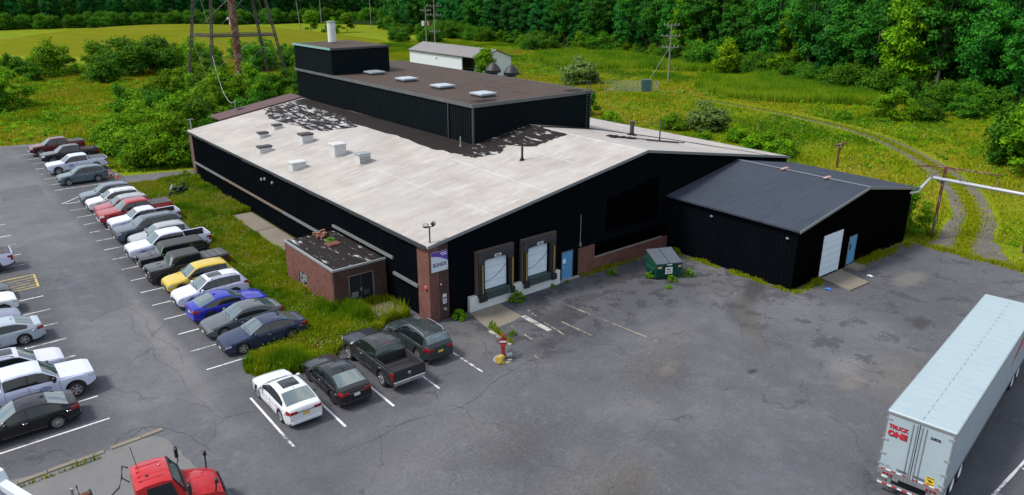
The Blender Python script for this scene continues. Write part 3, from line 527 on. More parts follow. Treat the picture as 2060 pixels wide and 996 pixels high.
# raised centre section and its upper box
PX0, PX1, PY0, PY1, PZ = 13.0, 26.2, 13.2, 47.3, 10.36
part('raised_wall', BLACKR, lambda m: (corr(m, (PX0,PY1), (PX0,PY0), 6.0, PZ, .34, .045), corr(m, (PX0,PY0), (PX1,PY0), 6.0, PZ, .34, .045), corr(m, (PX1,PY0), (PX1,PY1), 5.0, PZ, .34, .045), corr(m, (PX1,PY1), (PX0,PY1), 0, PZ, .6, .045)))
ph = part('raised_roof', ROOFB, lambda m: m.box(PX0-.10, PX1+.10, PY0-.10, PY1+.1, PZ, PZ+.12))
part('roof_edge', flat('edge_metal', (.10,.11,.115), .55, .2, var=.45, scale=1.2), lambda m: (m.box(PX0-.17,PX0-.105,PY0-.17,PY1+.1,PZ-.10,PZ+.17), m.box(PX0-.105,PX1+.17,PY0-.17,PY0-.105,PZ-.10,PZ+.17), m.box(PX1+.105,PX1+.17,PY0-.105,PY1+.1,PZ-.10,PZ+.17)), ph)
def tarblob(cx, cy, rx, ry, nm='tar_patch', mat=TAR):
    P = [(cx+rx*math.cos(a)*random.uniform(.75,1.15), cy+ry*math.sin(a)*random.uniform(.75,1.15)) for a in [2*PI*i/22 for i in range(22)]]; sheet(nm, P, PZ+.126, mat, ph)
tarblob(15.0,14.4,1.3,.7); tarblob(25.0,14.2,1.0,.8)
for (x0,y0,x1,y1) in ((19.8,38,20.6,14.8),(22.6,36,23.2,20),(18.4,26,18.6,22),(21.4,24,21.7,18),(16.6,38,16.8,33)):
    n = 7
    for i in range(n):
        if random.random() < .75:
            a, b = i/n, (i+random.uniform(.5,1))/n; w = random.uniform(.03,.09); p = Vector((x0+(x1-x0)*a, y0+(y1-y0)*a)); q = Vector((x0+(x1-x0)*b, y0+(y1-y0)*b)); sheet('split_seam', [(p.x-w,p.y),(q.x-w*.6,q.y),(q.x+w,q.y),(p.x+w*.7,p.y)], PZ+.127, TAR, ph)
part('downpipe', TRIMD, lambda m: (m.tube([(PX0-.12,16.6,PZ-.1),(PX0-.12,16.6,rz(13)+.05)], .07, 8)))
part('corner_trim', TRIMD, lambda m: (m.box(PX0-.06,PX0+.08,PY0-.06,PY0+.08,6.5,PZ-.11)))
def ladder(m):
    for x in (25.55, 26.0): m.tube([(x,PY0-.22,7.1),(x,PY0-.22,PZ+1.0),(x,PY0+.3,PZ+1.0)], .025, 6)
    for k in range(15): m.tube([(25.55,PY0-.22,7.3+.28*k),(26.0,PY0-.22,7.3+.28*k)], .018, 5)
part('ladder', TRIMD, ladder)
BX0, BX1, BY0, BY1, BZ0, BZ1 = 13.06, 19.9, 38.2, 47.5, PZ+.12, 13.1
part('upper_box_wall', BLACKR, lambda m: (corr(m,(BX0,BY1),(BX0,BY0),BZ0,BZ1,.4,.03), corr(m,(BX0,BY0),(BX1,BY0),BZ0,BZ1,.4,.03), corr(m,(BX1,BY0),(BX1,BY1),BZ0,BZ1,.4,.03), corr(m,(BX1,BY1),(BX0,BY1),BZ0,BZ1,.4,.03)))
ub = part('upper_box_roof', ROOFB, lambda m: m.box(BX0-.10,BX1+.1,BY0-.1,BY1+.1,BZ1,BZ1+.12)); part('roof_edge', TEALT, lambda m: m.box(BX0-.16,BX0-.105,BY0-.1,BY1+.1,BZ1-.06,BZ1+.16), ub); part('roof_edge', TRIMD, lambda m: m.box(BX0-.16,BX1+.16,BY0-.16,BY0-.105,BZ1-.06,BZ1+.15), ub)
# roof fittings: each a thing of its own
ch = thing('roof_stack', 'pale cylindrical concrete flue standing on the upper roof box', 'chimney', (16.4,44.6,BZ1+.12))
mb = MB(); mb.lathe([(.46,0),(.46,2.35),(.36,2.35),(.36,1.6),(0,1.6)], 24); mb.build('flue', CONCW, ch, 40); mb = MB(); mb.lathe([(.52,.0),(.52,.16),(.465,.16)], 24); mb.build('collar', CONCB, ch, 40); mb = MB(); mb.lathe([(.465,2.2),(.50,2.22),(.50,2.36),(.465,2.38)], 24); mb.build('rim', GREYM, ch, 40)
for i, (x, y) in enumerate(((17.0,36.4),(16.7,29.4),(16.6,22.9),(16.5,16.5))):
    t = thing('skylight', 'white framed roof skylight on brown raised roof, '+('farthest, beside the upper box','second from the upper box','third from the upper box','nearest to the front corner')[i], 'skylight', (x,y,PZ+.12), 0, 'skylights on the raised roof')
    t.scale = (.78,.78,.85); mb = MB(); mb.bbox(-1.0,1.0,-1.0,1.0,0,.22,.03); mb.build('curb', TRIMD, t); mb = MB(); mb.bbox(-1.12,1.12,-1.12,1.12,.22,.40,.05); mb.build('frame', GREYM, t)
    mb = MB(); N = 8
    vs = [(x0*1.05, y0*1.05, .405+.07*(1-x0**4)*(1-y0**4)) for y0 in [-1+2*j/N for j in range(N+1)] for x0 in [-1+2*i2/N for i2 in range(N+1)]]
    mb.add(vs, [(j*(N+1)+k, j*(N+1)+k+1, (j+1)*(N+1)+k+1, (j+1)*(N+1)+k) for j in range(N) for k in range(N)]); mb.build('dome', flat('skylight_white', (.36,.42,.47) if i else (.30,.34,.37), .35), t, 60) if i else mb.build('dome', flat('skylight_grey', (.25,.28,.30), .4), t, 60)
tilt = -math.atan(SL)
CURBS = [(3.6,34.6,.75,.55,.45,'d','flat dark-lidded roof hatch beside the left eave, behind the others'),(5.7,36.2,.7,.5,.38,'d','small dark-lidded roof hatch farthest up the pale roof'),(5.3,28.6,.95,.85,.75,'d','tall dark-lidded roof hatch on white curb near the tar patch'),(1.75,29.6,1.0,.6,.50,'d','wide dark-lidded roof hatch at the left eave, nearest of the dark lids'),
         (1.5,22.0,1.05,.75,.55,'w','low white capped roof curb close to the left eave'),(5.2,22.0,.95,.95,.95,'w','large white capped roof curb in the middle of the pale roof'),(5.4,18.0,.85,.75,.75,'g','grey louvred white roof vent box nearest the warehouse front')]
for x, y, w, d, h, k, lab in CURBS:
    t = thing('roof_vent' if k == 'g' else 'roof_hatch', lab, 'roof hatch', (x,y,rz(x)-.05), 0, 'hatches on the pale roof')
    mb = MB(); mb.bbox(-w/2-.06,w/2+.06,-d/2-.06,d/2+.06,-.1,h,.03); mb.build('curb', flat('curb_white', (.50,.50,.51), .7, var=.2, scale=4), t)
    mb = MB(); mb.bbox(-w/2-.12,w/2+.12,-d/2-.12,d/2+.12,h+.003,h+.14,.03); mb.build('lid', {'d': flat('lid_dark', (.035,.035,.036), .6), 'w': flat('lid_white', (.50,.51,.52), .6), 'g': GREYM}[k], t)
    if k == 'g':
        for j in range(4): mb = MB(); mb.box(-w/2-.075,w/2+.075,-d/2-.075,-d/2-.064,.12+.14*j,.20+.14*j); mb.build('louvre', TRIM, t)
    mb = MB(); mb.bbox(-w/2-.28,w/2+.28,-d/2-.28,d/2+.28,-.08,.10,.04); mb.build('flashing', ROOFW, t).rotation_euler = (0, tilt, 0)
def stackpipe(name, label, x, y, h, r, mat, cap=False):
    t = thing(name, label, 'vent pipe', (x,y,rz(x))); mb = MB(); mb.tube([(0,0,-.1),(0,0,h)], r, 12); mb.build('pipe', mat, t, 50); mb = MB(); mb.lathe([(r*2.6,.0),(r*2.2,.05),(r*1.2,.16),(r*1.05,.24)], 14); mb.build('boot', TAR if mat is not GREYM else TRIM, t, 50)
    if cap: mb = MB(); mb.lathe([(r*1.15,h-.12),(r*1.3,h-.1),(r*1.3,h),(r*.8,h),(r*.8,h-.3)], 14); mb.build('rim', TRIMD, t, 50)
    return t
stackpipe('vent_pipe', 'thin black vent pipe standing alone on the pale front roof slope', 12.7,6.6,1.1,.085,PLASTIC); stackpipe('vent_pipe', 'short thick dark vent pipe on the far roof slope', 27.7,9.3,1.25,.19,TRIMD,True); stackpipe('vent_pipe', 'tall thin grey vent pipe on the far roof slope', 27.5,5.9,2.0,.06,TRIMD); stackpipe('vent_pipe', 'stubby pale vent pipe beside the raised section corner', 12.2,13.9,.8,.05,GREYM)
for i, (x, y) in enumerate(((28.2,30.3),(29.7,29.0))):
    t = thing('exhaust_fan', ('black mushroom capped exhaust stack in front of the white shed gable','black mushroom capped exhaust stack right of the white shed')[i], 'exhaust stack', (x,y,rz(x)), 0, 'exhaust stacks behind the raised roof')
    mb = MB(); mb.lathe([(.48,-.2),(.48,4.0),(.40,4.0)], 18); mb.build('stack', PLASTIC, t, 40); mb = MB(); mb.lathe([(.5,3.62),(.82,3.70),(.86,3.98),(.80,4.02),(.62,4.35),(.2,4.72),(0,4.75)], 18); mb.build('cap', PLASTIC, t, 30); mb = MB(); mb.lathe([(.5,3.42),(.53,3.42),(.53,3.52),(.5,3.52)], 18); mb.build('band', GREYM, t, 40)
t = thing('roof_debris', 'dark torn roofing strips and thin rods lying on far slope', 'debris', (24.6,6.8,rz(24.6)+.05))
mb = MB()
for k in range(9): a = random.uniform(-.5,.5); x = -2.2+.28*k; mb.box(x-.25,x+.25,-.18+a,.16+a,-.02-SL*x,.08-SL*x)
mb.build('torn_strip', TAR, t)
for dy, l, x0 in ((-.5,3.5,-1.0),(-1.6,3.2,.4),(-.9,4.2,.8)): mb = MB(); mb.tube([(x0,dy,.06-SL*x0),(x0+l,dy-l*.25,.06-SL*(x0+l))], .05, 6); mb.build('rod', TRIMD, t)
t = thing('floodlight', 'twin floodlights on a short mast above the brick corner', 'floodlight', (.25,.2,rz(.2)))
mb = MB(); mb.tube([(0,0,-.1),(0,0,1.05)], .045, 8); mb.build('mast', TRIMD, t, 50); mb = MB(); mb.tube([(-.3,0,1.0),(.3,0,1.0)], .03, 6); mb.build('crossbar', TRIMD, t)
for s in (-1, 1):
    mb = MB(); mb.bbox(-.16,.16,-.10,.10,-.12,.12,.03); o = mb.build('lamp_head', PLASTIC, t); o.location = (.27*s,-.02,1.16); o.rotation_euler = (R(-35),0,s*.7); mb = MB(); mb.box(-.13,.13,-.112,-.102,-.09,.09); mb.build('lens', GREYM, o)
t = thing('service_mast', 'small pale cable mast on the far left roof corner', 'mast', (.2,45.6,rz(.2))); mb = MB(); mb.tube([(0,0,-.1),(0,0,1.2)], .05, 6); mb.tube([(-.35,0,1.15),(.35,0,1.15)], .035, 6); mb.build('mast', GREYM, t)
# brown roofed lean-to behind
LT = thing('rear_lean_to', 'brown metal roofed lean-to behind the left rear edge of the warehouse', 'building', (3.6,46.2,0))
def lt(x): return rz(x)+.14
mb = MB(); x0, x1, y0, y1 = 3.4, 13.0, 46.25, 49.6
mb.add([(x-3.6,y-46.2,lt(x)+d) for d in (-.14,0) for x,y in ((x0,y0),(x1,y0),(x1,y1),(x0,y1))], [(3,2,1,0),(4,5,6,7),(0,1,5,4),(1,2,6,5),(2,3,7,6),(3,0,4,7)]); mb.build('roof', BROWNR, LT)
mb = MB(); mb.add([(x-3.6,y-46.2,z) for x,y,z in ((3.9,46.3,0),(3.9,49.3,0),(3.9,49.3,lt(3.9)-.15),(3.9,46.3,lt(3.9)-.15),(12.9,49.3,0),(12.9,49.3,lt(12.9)-.15))], [(0,1,2,3),(1,4,5,2)]); mb.build('wall', BLACK, LT)
mb = MB(); mb.box(2.6,3.5,2.2,2.5,lt(6.6)+.02,lt(6.6)+.10); mb.build('roof_vent', TRIMD, LT)
mb = MB(); mb.tube([(2.6,2.9,lt(6.2)),(2.6,2.9,lt(6.2)+.9)], .05, 6); mb.tube([(2.6,2.9,lt(6.2)+.8),(2.6,2.75,lt(6.2)+.95)], .09, 6); mb.build('service_head', GREYM, LT)

# ================================================================== BRICK ANNEX
AN = thing('brick_annex', 'small red brick annex with flat dirty roof beside the warehouse', 'building', (-3.85,5.15,0))
def apart(name, mat, fn, parent=None): mb = MB(); fn(mb); return mb.build(name, mat, parent or AN)
apart('side_wall', BRICK, lambda m: (m.box(0,.25,.25,4.2,0,2.72), m.box(0,.25,5.5,7.3,0,2.72), m.box(0,.25,4.2,5.5,0,.35), m.box(0,.25,4.2,5.5,1.25,2.72)))
apart('front_wall', BRICKD, lambda m: (m.box(0,1.05,0,.249,0,2.72), m.box(2.75,3.75,0,.249,0,2.72), m.box(1.05,2.75,0,.249,2.15,2.72)))  # darker copy of the annex brick: this face's shade is put into its colour
apart('rear_wall', BRICK, lambda m: m.box(0,3.75,7.301,7.5,0,2.72))
ar = apart('roof', m_tar('annex_roof', .02), lambda m: m.box(.06,3.72,.06,7.45,2.723,2.80)); apart('roof_edge', GREYM, lambda m: (m.box(-.06,.055,-.06,7.5,2.723,2.87), m.box(.055,3.75,-.06,.055,2.723,2.86)), ar)
for i in range(2):
    d = apart('door', m_cladding('door_black', (.020,.024,.028), .6), lambda m: m.box(1.07+.84*i,1.89+.84*i,.06,.11,.12,2.1)); apart('door_panel', TRIM if not i else TRIMD, lambda m: m.box(1.2+.84*i,1.65+.84*i,.05,.058,.62,1.0), d); apart('door_handle', TRIM, lambda m: m.box(1.80+.10*i,1.86+.10*i,.03,.058,1.0,1.2), d)
apart('door_frame', TRIM, lambda m: (m.box(1.0,1.06,-.02,.12,.1,2.2), m.box(1.895,1.905,.05,.12,.1,2.14), m.box(2.74,2.80,-.02,.12,.1,2.2), m.box(1.06,2.74,-.02,.12,2.14,2.2)))
w = apart('window', BLACKD, lambda m: m.box(.14,.18,4.2,5.5,.35,1.25)); apart('glass_blocks', flat('glass_block', (.16,.20,.21), .3, var=.5, scale=9), lambda m: [m.bbox(.06,.138,4.22+.215*i,4.42+.215*i,.37+.22*j,.57+.22*j,.015) for i in range(6) for j in range(4) if random.random() < .8], w)
ac = thing('chimney_stub', 'broken low brick chimney stub with weeds on the annex roof', 'chimney', (-1.6,10.3,2.8)); mb = MB(); mb.bbox(-.45,.45,-1.0,-.2,0,.16,.03); mb.build('curb', BRICK, ac)
mb = MB()
for k in range(14): a, b, c = random.uniform(-.4,.5), random.uniform(.9,1.8), random.uniform(0,.25); mb.box(a,a+.22,b,b+.2,c,c+.18)
mb.build('broken_bricks', flat('brick_rubble', (.22,.10,.06), .9, var=.4), ac)
# ================================================================== SIDE SHED
SH = thing('side_shed', 'black clad side shed with blue grey pitched roof right of warehouse', 'building', (21.9,-11.1,0))
SX0, SX1, SY0 = 21.9, 38.2, -11.1; SM = 1.46/8.4
def sz(x): return 4.45+SM*(x-22.1) if x <= 30.4 else 4.45+SM*(38.7-x)
def spart(name, mat, fn, parent=None):
    mb = MB(); fn(mb); mb.v = [(x-21.9, y+11.1, z) for x, y, z in mb.v]; return mb.build(name, mat, parent or SH)
spart('side_wall', BLACK, lambda m: corr(m, (SX0,-.03), (SX0,SY0), 0, sz(SX0)-.12, .32)); spart('front_wall', BLACKD, lambda m: corr(m, (SX0,SY0), (SX1,SY0), 0, lambda x,y: sz(x)-.12, .32)); spart('far_wall', BLACK, lambda m: corr(m, (SX1,SY0), (SX1,0), 0, sz(SX1)-.12, .4))
def shr(m, x0, x1):
    y0, y1 = SY0-.25, -.08; m.add([(x,y,sz(x)+d) for d in (-.12,0) for x,y in ((x0,y0),(x1,y0),(x1,y1),(x0,y1))], [(3,2,1,0),(4,5,6,7),(0,1,5,4),(1,2,6,5),(2,3,7,6),(3,0,4,7)])
sr = spart('roof', SHROOF, lambda m: shr(m, 21.6, 30.4)); spart('roof', SHROOF, lambda m: shr(m, 30.401, 38.95))
spart('ridge_cap', flat('ridge_blue', (.14,.16,.19), .6), lambda m: m.box(30.3,30.5,SY0-.26,-.09,5.90,5.93), sr)
for y in (-4.6,-8.2): spart('ridge_vent', flat('ridge_pink', (.36,.24,.22), .8), lambda m: m.bbox(30.0,30.8,y,y+.28,5.93,6.02,.03), sr)
spart('rake_trim', TRIM, lambda m: [m.add([(x,y,sz(x)+d) for d in (-.16,.02) for x,y in ((a,SY0-.31),(b,SY0-.31),(b,SY0-.255),(a,SY0-.255))], [(3,2,1,0),(4,5,6,7),(0,1,5,4),(1,2,6,5),(2,3,7,6),(3,0,4,7)]) for a,b in ((21.6,30.39),(30.41,38.95))])
g = spart('garage_door', DOORW, lambda m: m.box(25.35,27.7,SY0-.09,SY0-.05,.16,3.12)); [spart('door_seam', TRIM, lambda m: m.box(25.35,27.7,SY0-.096,SY0-.091,.16+.49*k-.006,.16+.49*k+.006), g) for k in range(1,6)]; spart('door_frame', WHITEP, lambda m: (m.box(25.25,25.345,SY0-.1,SY0-.05,.1,3.2), m.box(27.705,27.8,SY0-.1,SY0-.05,.1,3.2), m.box(25.345,27.705,SY0-.1,SY0-.05,3.125,3.2)), g)
d = spart('door', BLUE, lambda m: m.box(29.0,29.95,SY0-.09,SY0-.05,.2,2.3)); spart('door_window', GLASS, lambda m: m.box(29.1,29.3,SY0-.098,SY0-.092,1.3,1.75), d); spart('door_frame', TRIM, lambda m: (m.box(28.93,28.995,SY0-.1,SY0-.05,.2,2.36), m.box(29.955,30.02,SY0-.1,SY0-.05,.2,2.36), m.box(28.995,29.955,SY0-.1,SY0-.05,2.305,2.36)), d); spart('door_handle', CHROME, lambda m: m.box(29.82,29.88,SY0-.12,SY0-.092,1.1,1.25), d)
for y, z in ((-4.2,3.6),(-10.4,3.55)): spart('wall_lamp', TRIM, lambda m: m.bbox(SX0-.17,SX0-.04,y-.11,y+.11,z,z+.11,.03))
# ================================================================== WHITE METAL SHED, FAR
FS = thing('metal_shed', 'long white metal shed with grey ribbed roof and open bay in the field', 'building', (75.3,96,0)); FL, FW = 29.0, 8.2
def fpart(name, mat, fn, parent=None): mb = MB(); fn(mb); return mb.build(name, mat, parent or FS)
CR = flat('shed_white', (.60,.63,.66), .6, var=.08)
fpart('side_wall', CR, lambda m: (corr(m, (0,FL), (0,7.4), 0, 4.0, .5, .03), corr(m,(FW,0),(FW,FL),0,4.0,.6,.03)))
gz = lambda x,y: 4+1.55*(1-abs(x-FW/2)/(FW/2))
fpart('gable_wall', CR, lambda m: corr(m, (0,0), (FW,0), 0, gz, .5, .03)); fpart('gable_wall', CR, lambda m: corr(m, (FW,FL), (0,FL), 0, gz, .5, .03))
for i, y in enumerate((.1,7.2)): fpart('door_post', RUST if not i else CR, lambda m: m.box(-.06,.2,y-.1,y+.2,0,3.9))
fr = fpart('roof', flat('shed_roof_grey', (.09,.085,.088), .6), lambda m: (m.add([(x,y,z+d) for d in (-.06,0) for x,y,z in ((-.35,-.3,3.93),(FW/2,-.3,5.62),(FW/2,FL+.3,5.62),(-.35,FL+.3,3.93))], [(3,2,1,0),(4,5,6,7),(0,1,5,4),(1,2,6,5),(2,3,7,6),(3,0,4,7)]), m.add([(x,y,z+d) for d in (-.06,0) for x,y,z in ((FW/2,-.3,5.621),(FW+.35,-.3,3.93),(FW+.35,FL+.3,3.93),(FW/2,FL+.3,5.621))], [(3,2,1,0),(4,5,6,7),(0,1,5,4),(1,2,6,5),(2,3,7,6),(3,0,4,7)])))
rib = MB(); rib.add([(-.35,-.2,3.93),(-.35,.2,3.93),(-.35,0,4.07),(FW/2,-.2,5.62),(FW/2,.2,5.62),(FW/2,0,5.76)], [(0,2,5,3),(2,1,4,5),(0,1,2),(3,5,4)]); rm = rib.mesh('roof_rib', flat('rib_grey', (.34,.32,.31), .6))
for k in range(25): link('roof_rib', rm, fr).location = (0, .1+FL/24.3*k, .004)
fpart('eave_trim', TRIMD, lambda m: (m.box(-.42,-.355,-.3,FL+.3,3.84,3.98), m.add([(x,-.36+dy,z+d) for dy in (0,.05) for x,z,d in ((-.35,3.93,-.1),(FW/2,5.62,-.1),(FW+.35,3.93,-.1),(FW+.35,3.93,.05),(FW/2,5.62,.05),(-.35,3.93,.05))], [(0,1,4,5),(1,2,3,4),(6,11,10,7),(7,10,9,8)])))
fpart('wall_vent', TRIM, lambda m: m.bbox(-.1,-.04,17.0,17.5,2.6,3.0,.02))
t = thing('cable_spool', 'large grey cable spool standing inside the open bay of the white shed', 'spool', (76.9,99.6,0)); mb = MB(); mb.lathe([(.5,.1),(.5,.9)], 20, Matrix.Translation((0,0,1.2)) @ Matrix.Rotation(PI/2,4,'Y')); mb.build('drum', WOOD, t, 40)
for q in (0,.9): mb = MB(); mb.lathe([(0,q),(1.2,q),(1.2,q+.1),(0,q+.1)], 24, Matrix.Translation((0,0,1.2)) @ Matrix.Rotation(PI/2,4,'Y')); mb.build('flange', flat('spool_grey', (.14,.15,.14), .8), t, 40)

# ================================================================== VEHICLES
def interp(pts, x):
    for (x0, z0), (x1, z1) in zip(pts, pts[1:]):
        if x0 >= x >= x1 or x0 <= x <= x1:
            t = (x-x0)/(x1-x0) if x1 != x0 else 0; return z0+(z1-z0)*t
    return pts[0][1] if abs(x-pts[0][0]) < abs(x-pts[-1][0]) else pts[-1][1]
# each type: L, W, top profile front->rear (x,z), belt heights, windscreen span, rear glass span, side glass span, pillars, wheel x, wheel radius, sill
T = {}
T['sedan'] = dict(L=4.75, W=1.83, top=[(2.37,.60),(2.30,.70),(2.05,.79),(1.6,.86),(1.12,.93),(.95,.97),(.15,1.38),(-.10,1.425),(-.55,1.44),(-.95,1.41),(-1.20,1.36),(-1.95,1.075),(-2.15,1.06),(-2.30,1.03),(-2.375,.93)], belt=[(2.4,.84),(-2.4,.96)],
                  ws=(.98,.15), rg=(-1.15,-1.95), sg=(.80,-1.62), pil=[(-.16,-.24)], wx=(1.42,-1.36), wr=.335, sill=.21, doors=[(.95,-.19),(-.22,-1.10)])
T['coupe'] = dict(T['sedan'], top=[(2.37,.58),(2.30,.68),(2.05,.78),(1.6,.85),(1.0,.93),(.85,.96),(.05,1.35),(-.2,1.40),(-.6,1.405),(-.95,1.37),(-2.0,1.06),(-2.2,1.04),(-2.32,1.0),(-2.375,.92)], ws=(.88,.05), rg=(-.95,-1.95), sg=(.70,-1.62), pil=[(-.50,-.58)], doors=[(.85,-.56)])
T['suv'] = dict(L=4.62, W=1.86, top=[(2.31,.72),(2.24,.86),(2.0,.95),(1.3,1.03),(1.05,1.07),(.30,1.58),(.05,1.64),(-.5,1.67),(-1.3,1.65),(-1.75,1.60),(-1.86,1.56),(-2.22,1.12),(-2.28,1.02),(-2.31,.80)], belt=[(2.4,.96),(-2.4,1.08)],
                ws=(1.06,.30), rg=(-1.84,-2.22), sg=(.92,-1.80), pil=[(-.14,-.22),(-1.12,-1.20)], wx=(1.40,-1.32), wr=.36, sill=.26, doors=[(.98,-.17),(-.20,-1.14)])
T['suvbig'] = dict(T['suv'], L=5.05, W=1.98, top=[(2.52,.80),(2.46,.98),(2.2,1.07),(1.35,1.13),(1.12,1.16),(.42,1.66),(.15,1.73),(-.6,1.77),(-1.7,1.75),(-2.05,1.70),(-2.15,1.66),(-2.42,1.20),(-2.48,1.10),(-2.52,.85)], belt=[(2.6,1.05),(-2.6,1.15)],
                   ws=(1.13,.42), rg=(-2.12,-2.42), sg=(1.0,-2.1), pil=[(-.12,-.21),(-1.25,-1.34)], wx=(1.53,-1.42), wr=.39, sill=.29, doors=[(1.05,-.16),(-.19,-1.28)])
T['pickup'] = dict(L=5.9, W=2.0, top=[(2.95,.95),(2.90,1.10),(2.6,1.17),(1.65,1.24),(1.40,1.27),(.72,1.80),(.45,1.88),(-.2,1.91),(-.85,1.89),(-.98,1.84),(-1.09,1.36),(-1.10,1.36),(-2.90,1.36),(-2.95,1.30)], belt=[(3,1.16),(-3,1.24)],
                   ws=(1.41,.72), rg=(-.97,-1.09), sg=(1.25,-.97), pil=[(.08,-.02)], wx=(1.98,-1.72), wr=.41, sill=.42, doors=[(1.35,.05),(.0,-.98)], bed=(-1.13,-2.88,.86))
T['pickupx'] = dict(T['pickup'], L=5.5, W=1.88, top=[(2.75,.88),(2.70,1.02),(2.4,1.09),(1.5,1.15),(1.28,1.18),(.62,1.66),(.35,1.74),(-.2,1.76),(-.60,1.74),(-.74,1.70),(-.84,1.26),(-.85,1.26),(-2.70,1.26),(-2.75,1.2)], belt=[(3,1.08),(-3,1.16)], ws=(1.29,.62), rg=(-.73,-.84), sg=(1.12,-.72), pil=[(-.12,-.22)], wx=(1.85,-1.55), wr=.38, sill=.40, doors=[(1.22,-.17)], bed=(-.88,-2.68,.80))
T['jeep'] = dict(L=4.75, W=1.80, top=[(2.36,.72),(2.34,1.10),(2.2,1.14),(1.2,1.17),(.98,1.19),(.72,1.72),(.60,1.78),(0,1.81),(-1.9,1.80),(-2.12,1.76),(-2.20,1.22),(-2.28,1.14),(-2.32,.80)], belt=[(3,1.10),(-3,1.16)],
                 ws=(.98,.72), rg=(-2.12,-2.20), sg=(.82,-2.06), pil=[(-.05,-.16),(-1.0,-1.12)], wx=(1.55,-1.42), wr=.42, sill=.46, doors=[(.86,-.10),(-.13,-1.06)], boxy=1)
T['jeeptruck'] = dict(T['jeep'], L=5.5, top=[(2.73,.72),(2.71,1.10),(2.57,1.14),(1.57,1.17),(1.35,1.19),(1.08,1.72),(.96,1.78),(.4,1.81),(-.62,1.80),(-.74,1.76),(-.80,1.22),(-.81,1.22),(-2.66,1.22),(-2.73,1.16)], ws=(1.35,1.08), rg=(-.74,-.80), sg=(1.18,-.70), pil=[(.26,.15)], wx=(1.92,-1.62), doors=[(1.22,.20),(.17,-.68)], bed=(-.86,-2.64,.80), boxy=1)
WHEEL_CACHE = {}
def wheel_meshes(r, style, wdt=.23):
    k = (r, style)
    if k in WHEEL_CACHE: return WHEEL_CACHE[k]
    My = Matrix.Rotation(-PI/2, 4, 'X')      # lathe axis -> +y
    w = wdt/2; a = MB(); a.lathe([(r*.66,-w*.9),(r*.80,-w),(r*.95,-w*.85),(r,-w*.5),(r,w*.5),(r*.95,w*.85),(r*.80,w),(r*.66,w*.9)], 28, My)
    tm = a.mesh('wheel', TYRE, 40)
    b = MB(); b.lathe([(r*.67,w*.9),(r*.63,w*.95),(r*.60,w*.70),(r*.58,-w*.2),(0,-w*.2)], 28, My, mi=1); b.lathe([(r*.675,w*.8),(r*.66,w*.97),(r*.60,w*.93),(r*.59,w*.6)], 28, My, mi=0)
    ns = {'5': 5, '6': 6, '10': 10, 's': 8}[style]
    for i in range(ns):
        M = Matrix.Rotation(2*PI*i/ns, 4, 'Y'); q = r*(.13 if ns < 8 else .065); b.add([M @ Vector(p) for p in ((-q*.8,w*.78,r*.08),(q*.8,w*.78,r*.08),(q,w*.80,r*.62),(-q,w*.80,r*.62),(-q*1.2,w*.3,r*.08),(q*1.2,w*.3,r*.08),(q*1.3,w*.4,r*.62),(-q*1.3,w*.4,r*.62))], [(0,1,2,3),(0,4,5,1),(1,5,6,2),(3,2,6,7),(0,3,7,4)])
    b.lathe([(r*.17,w*.3),(r*.17,w*.82),(r*.13,w*.88),(0,w*.88)], 14, My)
    rm = b.mesh('rim', [RIMS if style != '6' else RIMS, PLASTIC], 40); rd = b.mesh('rim', [RIMD, PLASTIC], 40)
    WHEEL_CACHE[k] = (tm, rm, rd); return WHEEL_CACHE[k]
